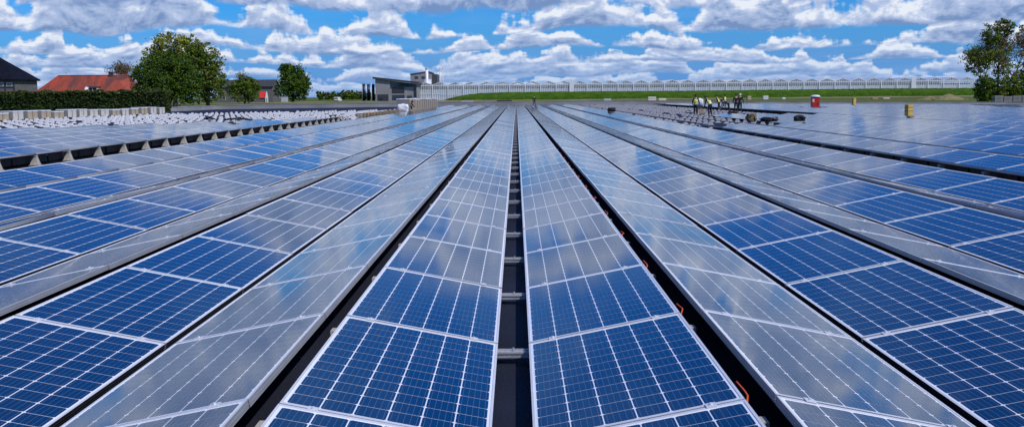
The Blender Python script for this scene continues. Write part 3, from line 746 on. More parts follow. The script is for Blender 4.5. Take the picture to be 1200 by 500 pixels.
# ------------------------------------------------------------------ people
def skin_body(name, J, E_, m, parent, sub=1):
    """one continuous skinned surface over joints J {name: (co, radius)} along edges E_"""
    names = list(J); idx = {n: i for i, n in enumerate(names)}
    me = bpy.data.meshes.new(name); me.from_pydata([J[n][0] for n in names], [(idx[a], idx[b]) for a, b in E_], [])
    me.materials.append(m)
    o = obj(name, me, parent)
    mod = o.modifiers.new('skin', 'SKIN'); mod.use_smooth_shade = True
    for n, v in zip(names, me.skin_vertices[0].data): v.radius = J[n][1] if isinstance(J[n][1], tuple) else (J[n][1], J[n][1])
    me.skin_vertices[0].data[0].use_root = True
    s = o.modifiers.new('sub', 'SUBSURF'); s.levels = s.render_levels = sub
    return o
def person(label, loc, rz, pose, vest=True, scale=1.0, trousers='trouser', cap=None):
    """pose: lean (forward bend of the trunk), hips height, legs and arms given as joint positions; x right, -y forward"""
    t = thing('person', label, 'person', loc, rz, 'workers on the roof'); t.scale = (scale,) * 3
    hip = Vector((0, 0, pose.get('hip', .93))); ln = pose.get('lean', 0.05)
    up = Vector((0, -math.sin(ln), math.cos(ln))); fw = Vector((0, -math.cos(ln), -math.sin(ln)))
    waist = hip + up * .16; chest = hip + up * .36; neck = hip + up * .53
    hl = pose.get('head', ln * .7); hup = Vector((0, -math.sin(hl), math.cos(hl))); hfw = Vector((0, -math.cos(hl), -math.sin(hl)))
    h0 = neck + up * .03 + hup * .05; h1 = h0 + hup * .07 + hfw * .012; h2 = h1 + hup * .085
    J = {'hip': (hip, (.125, .10)), 'waist': (waist, (.12, .095)), 'chest': (chest, (.15, .11)), 'neck': (neck, .06), 'h0': (h0, .055), 'h1': (h1, .083), 'h2': (h2, .078)}
    Ed = [('hip', 'waist'), ('waist', 'chest'), ('chest', 'neck'), ('neck', 'h0'), ('h0', 'h1'), ('h1', 'h2')]
    legs = {}; arms = {}
    for s, k in ((1, 'r'), (-1, 'l')):
        a = hip + Vector((s * .095, 0, -.06)); kn = Vector(pose['knee_' + k]); an = Vector(pose['ankle_' + k]); toe = an + Vector(pose.get('toe', (0, -.15, -.055)))
        J.update({'th' + k: (a, .092), 'kn' + k: (kn, .062), 'an' + k: (an, .042), 'to' + k: (toe, .035)}); Ed += [('hip', 'th' + k), ('th' + k, 'kn' + k), ('kn' + k, 'an' + k), ('an' + k, 'to' + k)]
        legs[k] = (a, kn, an, toe)
        sh = chest + up * .12 + Vector((s * .18, 0, 0)); el = Vector(pose['elbow_' + k]); wr = Vector(pose['wrist_' + k]); d = (wr - el).normalized()
        pm = wr + d * .055
        J.update({'sh' + k: (sh, .058), 'el' + k: (el, .042), 'wr' + k: (wr, .028), 'pm' + k: (pm, (.036, .02))}); Ed += [('chest', 'sh' + k), ('sh' + k, 'el' + k), ('el' + k, 'wr' + k), ('wr' + k, 'pm' + k)]
        side = d.cross(Vector((0, -1, .2))).normalized(); nrm = d.cross(side).normalized()
        for i, (off, ln_) in enumerate(((-.026, .068), (-.009, .078), (.009, .074), (.026, .058))):
            b0 = pm + d * .03 + side * off; b1 = b0 + d * ln_ * .55 + nrm * .008; b2 = b1 + d * ln_ * .4 + nrm * .025
            J.update({f'f{i}a{k}': (b0, .0095), f'f{i}b{k}': (b1, .009), f'f{i}c{k}': (b2, .0075)}); Ed += [('pm' + k, f'f{i}a{k}'), (f'f{i}a{k}', f'f{i}b{k}'), (f'f{i}b{k}', f'f{i}c{k}')]
        t0 = wr + d * .03 + side * .035; t1 = t0 + d * .04 + side * .025
        J.update({'t0' + k: (t0, .011), 't1' + k: (t1, .0095)}); Ed += [('wr' + k, 't0' + k), ('t0' + k, 't1' + k)]
        arms[k] = (sh, el, wr)
    body = skin_body('body', J, Ed, M['skin'], t)
    # face: nose, mouth, ears, eyes
    right = Vector((1, 0, 0)); hc = h1 + hup * .03
    b = MB(); b.sm = True
    b.tube([hc + hfw * .085 + hup * .012, hc + hfw * .108 - hup * .022], [.008, .015], 6)
    for s in (1, -1): b.ball(hc + right * s * .082, (.012, .022, .03), 6, 5)
    b.build('face', M['skin'], body)
    b = MB(); b.sm = True
    for s in (1, -1): b.ball(hc + right * s * .032 + hfw * .078 + hup * .01, .011, 6, 5)
    b.tube([hc - right * .025 + hfw * .078 - hup * .05, hc + hfw * .086 - hup * .052, hc + right * .025 + hfw * .078 - hup * .05], .005, 5); b.build('eyes_and_mouth', M['eye'], body)
    skin_body('hair' if not cap else 'cap', {'a': (h1 + hup * .05 - hfw * .018, .086), 'b': (h2 + hup * .02 - hfw * .012, .075), 'c': (h1 - hfw * .04, .075)}, [('a', 'b'), ('a', 'c')], M[cap or 'hair'], t)
    # trousers, boots, jacket, vest
    JT = {'hip': (hip + up * .03, (.14, .115)), 'w': (waist, (.135, .11))}; ET = [('hip', 'w')]
    for k in 'rl':
        a, kn, an, toe = legs[k]; JT.update({'t' + k: (a, .105), 'k' + k: (kn, .076), 'a' + k: (an.lerp(kn, .12), .062)}); ET += [('hip', 't' + k), ('t' + k, 'k' + k), ('k' + k, 'a' + k)]
    skin_body('trousers', JT, ET, M[trousers], t)
    for k in 'rl':
        a, kn, an, toe = legs[k]; skin_body('boot', {'a': (an.lerp(kn, .1), .055), 'b': (an + Vector((0, .01, -.045)), .05), 'c': (toe + Vector((0, 0, .01)), .045)}, [('a', 'b'), ('b', 'c')], M['boot'], t)
    JS = {'c': (chest, (.165, .125)), 'w': (waist, (.14, .112)), 'h': (hip + up * .07, (.145, .12)), 'n': (neck - up * .02, .075)}; ES = [('c', 'w'), ('w', 'h'), ('c', 'n')]
    for k in 'rl':
        sh, el, wr = arms[k]; JS.update({'s' + k: (sh, .068), 'e' + k: (el, .052), 'v' + k: (wr.lerp(el, .12), .042)}); ES += [('c', 's' + k), ('s' + k, 'e' + k), ('e' + k, 'v' + k)]
    skin_body('jacket', JS, ES, M['jacket'], t)
    if vest:
        v = skin_body('vest', {'c': (chest, (.20, .155)), 'm': (waist + up * .05, (.178, .145)), 'w': (waist - up * .03, (.172, .142)), 'h': (hip + up * .0, (.175, .145)), 'n': (neck - up * .045, (.12, .09)), 'a': (chest + up * .11 + right * .13, .083), 'b': (chest + up * .11 - right * .13, .083)},
                  [('c', 'm'), ('m', 'w'), ('w', 'h'), ('c', 'n'), ('c', 'a'), ('c', 'b')], M['hiviz'], t)
        for f in (.03, .24):
            c = hip + up * f; b = MB(); n = 16; ring = []
            for dz in (-.022, .022):
                for i in range(n):
                    a = 2 * PI * i / n; ring.append(c + right * math.cos(a) * .187 + fw * math.sin(a) * .16 + up * dz)
            b.add(ring, [(i, (i + 1) % n, n + (i + 1) % n, n + i) for i in range(n)]); b.build('reflective_band', M['reflective'], v)
    return t
STAND = dict(lean=.06, knee_r=(.11, -.03, .5), knee_l=(-.11, .0, .5), ankle_r=(.12, .0, .09), ankle_l=(-.12, .03, .09), elbow_r=(.27, -.02, 1.13), wrist_r=(.27, -.2, .95), elbow_l=(-.27, -.02, 1.13), wrist_l=(-.25, -.22, .97))
CARRY = dict(STAND, elbow_r=(.27, -.12, 1.14), wrist_r=(.22, -.36, 1.05), elbow_l=(-.27, -.12, 1.14), wrist_l=(-.2, -.36, 1.03))
BEND = dict(lean=1.15, head=1.3, hip=.84, knee_r=(.13, -.10, .48), knee_l=(-.13, -.07, .48), ankle_r=(.13, .03, .09), ankle_l=(-.13, .06, .09), elbow_r=(.25, -.45, .72), wrist_r=(.2, -.55, .48), elbow_l=(-.25, -.45, .72), wrist_l=(-.2, -.6, .5))
REACH = dict(lean=1.3, head=.9, hip=.88, knee_r=(.12, -.02, .5), knee_l=(-.12, .12, .5), ankle_r=(.12, .03, .09), ankle_l=(-.13, .28, .09), elbow_r=(.24, -.62, .62), wrist_r=(.2, -.82, .42), elbow_l=(-.24, -.6, .66), wrist_l=(-.2, -.8, .48))
CROUCH = dict(lean=.75, head=.6, hip=.42, knee_r=(.18, -.36, .52), knee_l=(-.18, -.34, .50), ankle_r=(.15, -.05, .09), ankle_l=(-.15, -.03, .09), elbow_r=(.28, -.42, .55), wrist_r=(.15, -.62, .38), elbow_l=(-.28, -.42, .55), wrist_l=(-.12, -.62, .4))
def at(px, d, dz=0.0): x = gx(px, d); return (x, d, prof(x) + ROOF + .01 + dz)
person('standing worker with dark hair in yellow vest, leftmost of the group', at(815, 79.5), R(160), STAND, True, .91)
person('worker in yellow vest bent over with legs together, second from the left', at(832, 79), R(215), dict(BEND, lean=.62, head=1.2, hip=.9, elbow_r=(.27, -.3, .92), wrist_r=(.2, -.45, .7), elbow_l=(-.27, -.3, .92), wrist_l=(-.2, -.45, .7)), True, .95)
person('worker in yellow vest leaning forward behind the bent one', at(842, 108), R(240), dict(STAND, lean=.45, head=.5), True, .93)
person('farther worker in yellow vest half hidden behind the bent black figure', at(849, 132), R(200), STAND, True, .95)
person('worker in black bending low and reaching out to the left', at(853, 97), R(-80), REACH, False, .95)
person('standing worker in black, right end of the group', at(862, 96), R(170), STAND, False, .97)
person('worker in black with a pale cap behind the standing black figure', at(866.5, 98), R(150), STAND, False, .99, cap='white')
person('lone far worker standing at the parapet near the middle', at(627, 171, .1), R(190), STAND, False, .9)
person('crouching worker in yellow vest beside the cardboard crates on the left', at(480, 105, .15), R(60), CROUCH, True, 1.0)
# white sheet carried between the two left workers
t = thing('sack', 'white bulk sack beside the leftmost worker in the yellow vest', 'sack', at(820, 90))
lump('sack_body', M['white_wrap'], (0, 0, .95), (.24, .2, .28), 41, .1, t)
for k in range(3): MB().box((-.33, -.3 , k * .14), (.33, .3, k * .14 + .11)).build('crate_tier', M['timber'], t)
MB().box((-.2, -.18, .42), (.2, .18, .68)).build('crate_top', M['dark_grey'], t)

# ------------------------------------------------------------------ trees, hedge, far wood
def leaf_cloud(name, mats, ells, n, size, seed, parent, clump=24, spread=.17, core=True):
    """many small leaf faces gathered in clumps through the volume of ellipsoids [(x,y,z,rx,ry,rz,weight)]"""
    r = np.random.default_rng(seed); ells = np.array(ells, float); w = ells[:, 6] / ells[:, 6].sum()
    nc = n // clump; pick = r.choice(len(ells), nc, p=w); d = r.normal(size=(nc, 3)); d /= np.linalg.norm(d, axis=1)[:, None]
    rad = r.uniform(.2, 1.0, nc) ** .5 * r.uniform(.88, 1.08, nc)
    c = ells[pick, :3] + d * rad[:, None] * ells[pick, 3:6]
    cl = spread * ells[pick, 3:6].mean(1) * r.uniform(.5, 1.3, nc)
    p = np.repeat(c, clump, 0) + r.normal(size=(nc * clump, 3)) * np.repeat(cl, clump)[:, None] * np.array([.6, .6, .42])
    mi = np.repeat(r.choice(len(mats), nc, p=[.5, .35, .15][:len(mats)] if len(mats) == 3 else None), clump)
    k = len(p); nrm = r.normal(size=(k, 3)) + np.repeat(d, clump, 0) * .8 + np.array([0, 0, .5]); nrm /= np.linalg.norm(nrm, axis=1)[:, None]
    t = np.cross(nrm, r.normal(size=(k, 3))); t /= np.linalg.norm(t, axis=1)[:, None] + 1e-9; u = np.cross(nrm, t)
    s = size * r.uniform(.6, 1.35, k)[:, None]
    V = np.stack([p - t * s * .5, p - u * s * .34, p + t * s * .5, p + u * s * .34], 1).reshape(-1, 3)
    me = bpy.data.meshes.new(name); me.vertices.add(len(V)); me.vertices.foreach_set('co', V.astype(np.float32).ravel())
    me.loops.add(4 * k); me.loops.foreach_set('vertex_index', np.arange(4 * k, dtype=np.int32))
    me.polygons.add(k); me.polygons.foreach_set('loop_start', np.arange(0, 4 * k, 4, dtype=np.int32)); me.polygons.foreach_set('material_index', mi.astype(np.int32))
    for q in mats: me.materials.append(M[q])
    me.update(calc_edges=True)
    return obj(name, me, parent)
def limbs(name, m, base, top, r0, ells, seed, parent, n=9):
    rr = random.Random(seed); b = MB(); b.sm = True
    base, top = Vector(base), Vector(top)
    pts = [base.lerp(top, i / 6) + Vector((rr.uniform(-.12, .12), rr.uniform(-.12, .12), 0)) * (i > 0) * (top.z - base.z) * .06 for i in range(7)]
    b.tube(pts, [r0 * 1.35] + [r0 * (1 - .13 * i) for i in range(1, 7)], 8)
    for k in range(n):
        e = ells[k % len(ells)]; s = pts[2 + k % 5]
        q = Vector((e[0] + rr.uniform(-.7, .7) * e[3], e[1] + rr.uniform(-.7, .7) * e[4], e[2] + rr.uniform(-.2, .7) * e[5]))
        mid = s.lerp(q, .5) + Vector((0, 0, -.06 * (q - s).length)); b.tube([s, mid, q], [r0 * .42, r0 * .26, r0 * .08], 6)
    return b.build(name, M[m], parent)
def tree(label, px, d, ells, n, size, seed, mats, trunk_top, r0, group, base_z=None, bark='bark', cat='tree', dense=1.35):
    """ells in photo pixels: (px, py, rx px, ry px, weight, depth shift m)"""
    x0 = gx(px, d); z0 = ground_h(d) if base_z is None else base_z
    t = thing('tree', label, cat, (x0, d, z0), 0, group)
    k = d / FPX
    E_ = [(gx(a, d) - x0, ds, gz(a, b_, d) - z0, rx * k, rx * k * .95, ry * k, wt) for a, b_, rx, ry, wt, ds in ells]
    limbs('trunk', bark, (0, 0, -.2), (gx(trunk_top[0], d) - x0, 0, gz(*trunk_top, d) - z0), r0, E_, seed, t)
    leaf_cloud('crown', mats, E_, int(n * dense), size * 1.25, seed, t)
    return t
def bare_tree(label, px, d, top_py, width_px, seed, leaf='leaf_brown', n_leaf=1500, bark='bark_pale', group=None, base_z=None, base_py=None):
    x0 = gx(px, d); z0 = ground_h(d) if base_z is None else base_z; H = gz(px, top_py, d) - z0; Wd = width_px * d / FPX / 2
    t = thing('tree', label, 'tree', (x0, d, z0), 0, group); rr = random.Random(seed); b = MB(); b.sm = True; tips = []
    def grow(p, dirv, ln, r, lev):
        q = p + dirv * ln; mid = p.lerp(q, .5) + Vector((rr.uniform(-1, 1), rr.uniform(-1, 1), 0)) * ln * .07
        b.tube([p, mid, q], [r, r * .8, r * .6], 7 if lev < 2 else 4, False)
        if lev >= 4: tips.append((q, ln)); return
        for k in range(3 if lev < 3 else 3):
            v = Vector((rr.gauss(0, 1) * Wd / H * 1.6, rr.gauss(0, 1) * Wd / H * 1.6, rr.uniform(.35, 1.0))).normalized()
            grow(q if k else p.lerp(q, .75), (dirv * .45 + v * .75).normalized(), ln * rr.uniform(.62, .82), r * .55, lev + 1)
    grow(Vector((0, 0, -.2)), Vector((0, 0, 1)), H * .30, H * .02, 0)
    b.build('trunk', M[bark], t)
    r = np.random.default_rng(seed); V = []; F = []
    for i in range(n_leaf):
        q, ln = tips[rr.randrange(len(tips))]; c = np.array(q) + r.normal(size=3) * ln * .45
        a = r.normal(size=3); a /= np.linalg.norm(a); u = np.cross(a, r.normal(size=3)); u /= np.linalg.norm(u) + 1e-9; s = .2
        o = len(V); V += [c - a * s, c - u * s * .6, c + a * s, c + u * s * .6]; F.append((o, o + 1, o + 2, o + 3))
    me = bpy.data.meshes.new('crown'); me.from_pydata([tuple(v) for v in V], [], F); me.materials.append(M[leaf]); obj('crown', me, t)
    return t
# left
bare_tree('nearly bare grey brown tree beside the red roofed house', 152, 262, 64, 40, 5, n_leaf=1800)
tree('tall rounded tree with pale green top, behind the big dark tree', 208, 216, [(205, 55, 22, 17, 1.2, 0), (186, 72, 16, 16, .8, 0), (228, 56, 13, 14, .5, 1), (212, 78, 28, 22, 1.2, 0), (210, 98, 26, 18, .6, 0)], 12000, .34, 21, ['leaf_light', 'leaf_olive', 'leaf_light'], (208, 60), .5, 'big trees behind the hedge', dense=.85)
tree('big dark green spreading tree at the end of the hedge', 200, 186, [(196, 88, 34, 27, 1.6, 0), (176, 96, 18, 20, .8, -1), (220, 96, 22, 26, 1, 0), (198, 108, 34, 16, .9, -1), (210, 76, 20, 16, .6, 0)], 20000, .27, 22, ['leaf_dark', 'leaf_dark', 'leaf_mid'], (200, 84), .55, 'big trees behind the hedge', dense=1.1)
tree('tall mid green tree on the right side of the big dark tree', 246, 202, [(246, 76, 20, 24, 1.2, 0), (252, 98, 17, 24, 1, 0), (234, 66, 14, 16, .6, 0), (238, 104, 18, 18, .6, 0)], 13000, .3, 23, ['leaf_mid', 'leaf_olive', 'leaf_dark'], (245, 76), .45, 'big trees behind the hedge', dense=1.0)
bare_tree('thin twiggy brown tree standing above the small green tree', 291, 405, 77, 30, 8, n_leaf=900)
tree('small broad green tree in front of the grey barn', 289, 392, [(280, 104, 11, 10, 1, 0), (298, 103, 11, 11, 1, 0), (289, 112, 17, 9, .8, 0), (290, 96, 10, 7, .5, 0)], 6000, .42, 24, ['leaf_mid', 'leaf_dark', 'leaf_olive'], (289, 100), .3, None)
tree('dark round topped tree right of the grey barn', 345, 440, [(345, 92, 17, 17, 1.2, 0), (345, 105, 22, 14, 1.2, 0), (340, 84, 10, 10, .5, 0), (354, 98, 14, 16, .7, 0)], 11000, .5, 25, ['leaf_dark', 'leaf_dark', 'leaf_mid'], (345, 90), .5, None)
# right
bare_tree('tall open tree with purplish twigs at the right picture edge', 1187, 212, 27, 60, 31, 'leaf_brown', 2600, group='tall open trees at the right edge')
tree('tall open tree with yellow green leaves, tallest on the right', 1166, 206, [(1158, 42, 14, 14, .8, 0), (1172, 34, 13, 11, .7, 0), (1146, 66, 20, 14, .8, 0), (1166, 66, 20, 20, .7, 0), (1140, 82, 14, 8, .35, 0), (1176, 86, 16, 12, .4, 0)], 6500, .24, 32, ['leaf_olive', 'leaf_mid', 'leaf_brown'], (1165, 40), .22, 'tall open trees at the right edge', dense=1.5)
bare_tree('open brown twigged tree left of the tallest one on the right', 1148, 214, 46, 52, 37, 'leaf_olive', 2200, group='tall open trees at the right edge')
tree('open grey brown tree cut off by the right picture edge', 1197, 218, [(1196, 44, 12, 18, 1, 0), (1202, 74, 14, 20, 1, 0), (1190, 90, 10, 10, .5, 0)], 3500, .24, 33, ['leaf_brown', 'leaf_olive', 'leaf_mid'], (1197, 45), .22, 'tall open trees at the right edge', dense=1.3)
for k, (px, py, rx, ry) in enumerate(((1150, 102, 12, 16), (1166, 104, 12, 15), (1182, 103, 11, 16), (1198, 101, 11, 17))):
    lab = ['leftmost dense green shrub under the tall trees on the right', 'second dense green shrub under the tall trees, left of the stone blocks', 'dense green shrub behind the grey stone blocks on the right', 'dense green shrub cut by the right picture edge'][k]
    tree(lab, px, 198 + k * .8, [(px, py, rx, ry, 1, 0), (px, py + 10, rx * .95, ry * .6, .6, 0)], 4200, .22, 60 + k, ['leaf_dark', 'leaf_mid', 'leaf_olive'], (px, py), .12, 'dense shrubs under the right trees', cat='shrub')
# far wood on the horizon, tree by tree
rnd = random.Random(12)
for k, px in enumerate((376, 386, 395, 404, 412, 421, 430, 437)):
    top = rnd.uniform(104.5, 107); d = 820 + 20 * (k % 3)
    tree(['low dark tree just right of the round tree', 'first low tree of the far wood, counted from the left', 'second low tree of the far wood', 'third low tree of the far wood', 'fourth low tree of the far wood', 'fifth low tree of the far wood', 'low tree of the far wood behind the navy tanks', 'last low tree of the far wood beside the grey hall'][k],
         px, d, [(px, top + 5.5, 7 if k else 3, 4.5, 1, 0), (px + 2, top + 9, 7.5 if k else 3, 4, 1.3, 0)], 1100, 1.1, 80 + k, ['leaf_dark', 'leaf_mid', 'leaf_olive'], (px, top + 4), .5, 'far wood on the horizon')
# hedge
def hedge():
    d = 150.0; x0, x1 = gx(-40, d), gx(196, d); z1 = gz(100, 107.6, d); z0 = -1.3
    t = thing('hedge', 'long clipped dark green hedge in front of the red roofed house', 'hedge', ((x0 + x1) / 2, d, z0))
    L_ = (x1 - x0) / 2; h = z1 - z0
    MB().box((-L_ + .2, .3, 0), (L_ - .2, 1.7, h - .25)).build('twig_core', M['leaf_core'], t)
    r = np.random.default_rng(5); n = 26000
    face = r.choice(3, n, p=[.62, .3, .08]); x = r.uniform(-L_, L_, n)
    wob = .12 * np.sin(x * 1.7) + .08 * np.sin(x * 4.1 + 1)
    y = np.where(face == 0, .12 + r.normal(0, .1, n), r.uniform(.1, 1.9, n)); z = np.where(face == 0, r.uniform(0, h, n), h - .1 + r.normal(0, .07, n) + wob)
    x = np.where(face == 2, L_ + r.normal(0, .08, n), x); z = np.where(face == 2, r.uniform(0, h, n), z)
    p = np.stack([x, y, z], 1); k = n
    nrm = r.normal(size=(k, 3)) + np.array([0, -.6, .5]); nrm /= np.linalg.norm(nrm, axis=1)[:, None]
    tt = np.cross(nrm, r.normal(size=(k, 3))); tt /= np.linalg.norm(tt, axis=1)[:, None]; u = np.cross(nrm, tt); s = .17 * r.uniform(.6, 1.4, k)[:, None]
    V = np.stack([p - tt * s, p - u * s * .7, p + tt * s, p + u * s * .7], 1).reshape(-1, 3)
    me = bpy.data.meshes.new('foliage'); me.vertices.add(len(V)); me.vertices.foreach_set('co', V.astype(np.float32).ravel())
    me.loops.add(4 * k); me.loops.foreach_set('vertex_index', np.arange(4 * k, dtype=np.int32)); me.polygons.add(k); me.polygons.foreach_set('loop_start', np.arange(0, 4 * k, 4, dtype=np.int32))
    me.polygons.foreach_set('material_index', np.where((z > h - .3) & (r.uniform(size=k) < .55), 1, 0).astype(np.int32))
    me.materials.append(M['hedge']); me.materials.append(M['hedge_top']); me.update(calc_edges=True); obj('foliage', me, t)
hedge()

# ------------------------------------------------------------------ houses on the left
def red_house():
    d = 232.0; k = d / FPX; x0, x1 = gx(44, d), gx(158, d); zr = gz(100, 88.8, d); ze = gz(100, 108.5, d); g = ground_h(d)
    xa, xb = gx(62, d), gx(146, d); dep = 9.5; cx = (x0 + x1) / 2
    t = thing('farmhouse', 'long farmhouse with mossy red tiled roof behind the hedge', 'house', (cx, d, g))
    X0, X1, XA, XB = x0 - cx, x1 - cx, xa - cx, xb - cx; ZE, ZR = ze - g, zr - g
    MB().box((X0 + .5, .5, 0), (X1 - .5, dep - .5, ZE - .05)).build('wall', M['brick_grey'], t)
    b = MB(); m_ = dep / 2
    b.add([(X0, 0, ZE), (X1, 0, ZE), (X1, dep, ZE), (X0, dep, ZE), (XA, m_, ZR), (XB, m_, ZR), (X0, 0, ZE - .15), (X1, 0, ZE - .15), (X1, dep, ZE - .15), (X0, dep, ZE - .15)],
          [(0, 1, 5, 4), (1, 2, 5), (2, 3, 4, 5), (3, 0, 4), (6, 7, 1, 0), (7, 8, 2, 1), (8, 9, 3, 2), (9, 6, 0, 3), (9, 8, 7, 6)])
    rf = b.build('roof', M['red_tile'], t)
    b = MB(); b.sm = True; b.tube([(XA - .1, m_, ZR + .04), (XB + .1, m_, ZR + .04)], .12, 6)
    for a, c in (((X0, 0, ZE), (XA, m_, ZR)), ((X1, 0, ZE), (XB, m_, ZR))): b.tube([a, (c[0], c[1], c[2] + .05)], .11, 6)
    b.build('ridge_tiles', M['red_tile2'], rf)
    # cross gable on the right part of the front
    ga, gb, gp = gx(127, d) - cx, gx(157.5, d) - cx, gx(147, d) - cx; zt = gz(147, 89.5, d) - g
    b = MB(); b.add([(ga, -1.6, ZE), (gb, -1.6, ZE), (gp - .4, -.2, zt - 1.2), (ga + 1.2, m_, zt - .15), (gp, m_, zt - .1), (gb, m_, ZE)], [(0, 1, 2), (0, 2, 4, 3), (1, 5, 4, 2)])
    b.build('wing_roof', M['red_tile2'], rf)
    MB().box((ga + .4, -1.3, 0), (gb - .4, .4, ZE - .02)).build('wing_wall', M['brick_grey'], t)
    # dormer with white windows and a roof light
    da, db = gx(108, d) - cx, gx(118, d) - cx; zt = gz(113, 102.4, d) - g
    dm = MB().box((da, -.35, ZE - .6), (db, 2.2, zt)).build('dormer', M['white'], t)
    MB().box((da - .2, -.6, zt + .002), (db + .2, 2.8, zt + .12)).build('dormer_roof', M['slate'], dm)
    for q in (.08, .53): MB().box((da + (db - da) * q, -.38, ZE - .3), (da + (db - da) * (q + .37), -.353, zt - .15)).build('pane', M['window'], dm)
    sx, sz = gx(103, d) - cx, gz(103, 104.2, d) - g; f = (sz - ZE) / (ZR - ZE); yv = f * m_
    b = MB(); s_ = (ZR - ZE) / m_
    b.add([(sx - .35, yv - .4, sz - .4 * s_ + .1), (sx + .35, yv - .4, sz - .4 * s_ + .1), (sx + .35, yv + .4, sz + .4 * s_ + .1), (sx - .35, yv + .4, sz + .4 * s_ + .1)], [(0, 1, 2, 3)]); b.build('roof_light', M['white'], t)
    c = gx(72, d) - cx; b = MB(); b.sm = True; b.tube([(c, m_, ZR - .2), (c, m_, ZR + .55)], .14, 8); b.tube([(c, m_, ZR + .6), (c, m_, ZR + .75)], .22, 8); b.build('flue', M['alu_dull'], t)
    c = gx(125, d) - cx; MB().box((c - .4, m_ - .4, ZR - .4), (c + .4, m_ + .4, ZR + .75)).build('chimney', M['slate'], t)
    MB().box((c - .47, m_ - .47, ZR + .753), (c + .47, m_ + .47, ZR + .85)).build('chimney_cap', M['dark_grey'], t)
red_house()
def dark_house():
    d = 205.0; g = ground_h(d); xr = gx(20.5, d); xe = gx(23.5, d); xt = gx(-26, d); ze = gz(10, 93.2, d) - g; zt = gz(-26, 66, d) - g; dep = 10
    t = thing('barn', 'dark roofed half timbered house at the left picture edge', 'house', (xt, d, g))
    w = xr - xt
    MB().box((-w, 0, 0), (w, dep, ze - .05)).build('wall', M['brick_grey'], t)
    b = MB(); e = xe - xt; y0, y1 = -.5, dep + .5; m_ = dep / 2
    b.add([(-e, y0, ze), (e, y0, ze), (e, y1, ze), (-e, y1, ze), (-2.5, m_, zt), (2.5, m_, zt), (-e, y0, ze - .25), (e, y0, ze - .25), (e, y1, ze - .25), (-e, y1, ze - .25)],
          [(0, 1, 5, 4), (1, 2, 5), (2, 3, 4, 5), (3, 0, 4), (6, 7, 1, 0), (7, 8, 2, 1), (8, 9, 3, 2), (9, 6, 0, 3), (9, 8, 7, 6)])
    b.build('roof', M['slate_blue'], t)
    n = 9
    for i in range(n + 1):
        x = -w + 2 * w * i / n; MB().box((x - .13, -.06, 0), (x + .13, -.003, ze - .3)).build('timber_post', M['dark_grey'], t)
    for z in (ze - .55, ze - 1.6): MB().box((-w, -.09, z), (w, -.063, z + .18)).build('timber_beam', M['dark_grey'], t)
    for i in (n - 1, n - 2, n - 4, n - 6):
        x = -w + 2 * w * (i + .5) / n; f = MB().box((x - .55, -.07, ze - 1.35), (x + .55, -.02, ze - .62)).build('window', M['white'], t)
        MB().box((x - .47, -.085, ze - 1.28), (x + .47, -.072, ze - .68)).build('pane', M['window'], f)
dark_house()
def grey_barn():
    d = 486.0; g = ground_h(d); x0, x1 = gx(258, d), gx(322, d); ze = gz(300, 101.5, d) - g; zr = gz(300, 94.2, d) - g; cx = (x0 + x1) / 2; w = (x1 - x0) / 2; dep = 14; m_ = dep / 2
    t = thing('barn', 'long grey barn with dark slate roof between two green trees', 'barn', (cx, d, g))
    MB().prism([(-m_, 0), (m_, 0), (m_, ze), (0, zr - .3), (-m_, ze)], -w, w).build('wall', M['brick_grey'], t).matrix_basis = Matrix.Translation((0, m_, 0)) @ Matrix.Rotation(PI / 2, 4, 'Z')
    for s in (-1, 1):
        b = MB(); e = m_ + .6; zo = ze - .6 * (zr - ze) / m_
        ys = (m_ + s * e, m_); b.add([(-w - .5, ys[0], zo), (w + .5, ys[0], zo), (w + .5, ys[1], zr), (-w - .5, ys[1], zr), (-w - .5, ys[0], zo + .22), (w + .5, ys[0], zo + .22), (w + .5, ys[1], zr + .22), (-w - .5, ys[1], zr + .22)],
              [(0, 3, 2, 1), (4, 5, 6, 7), (0, 1, 5, 4), (1, 2, 6, 5), (3, 0, 4, 7)]); b.build('roof_slope', M['slate'], t)
    for i in range(5):
        x = -w + 2 * w * (i + .6) / 5.4; f = MB().box((x - .7, -.08, 1.2), (x + .7, -.003, 2.6)).build('window', M['white'], t); MB().box((x - .6, -.1, 1.3), (x + .6, -.083, 2.5)).build('pane', M['window'], f)
grey_barn()
# little red roofed shed with a white end wall, white cabinet, van
d = 430.0; g = ground_h(d); cx = gx(310.5, d)
t = thing('shed', 'small shed with steep red roof and white end wall before the barn', 'shed', (cx, d, g))
h = gz(310, 107, d) - g
MB().box((-1.5, .1, 0), (.9, 3, h * .45)).build('wall', M['brick_grey'], t)
MB().add([(-1.9, -.2, h * .42), (1.0, -.2, h * .42), (1.1, 1.5, h * .97), (-1.3, 1.5, h * .97), (-1.9, 3.2, h * .42), (1.0, 3.2, h * .42)], [(0, 1, 2, 3), (3, 2, 5, 4)]).build('roof', M['red'], t)
MB().prism([(.95, 0), (2.1, 0), (2.1, h * .5), (1.75, h * .95), (1.5, h * .95), (.95, h * .45)], -.25, 0.0).build('end_wall', M['white'], t)
MB().box((1.25, -.3, .2), (1.8, -.253, 1.9)).build('door', M['alu_dull'], t)
d = 420.0; g = ground_h(d); cx = gx(335, d)
t = thing('cabinet', 'pale grey utility cabinet at the foot of the round tree', 'cabinet', (cx, d, g))
MB().box((-1.25, 0, 0), (1.25, 1.6, .15)).build('plinth', M['stone'], t); bevel(MB().box((-1.2, .05, .153), (1.2, 1.55, 2.2)).build('body', M['coping'], t), .03)
bevel(MB().box((-1.3, -.05, 2.203), (1.3, 1.65, 2.35)).build('roof', M['alu_dull'], t), .03)
for s in (-1, 1): MB().box((s * .58 - .5, .02, .3), (s * .58 + .5, .047, 2.05)).build('door', M['coping'], t)
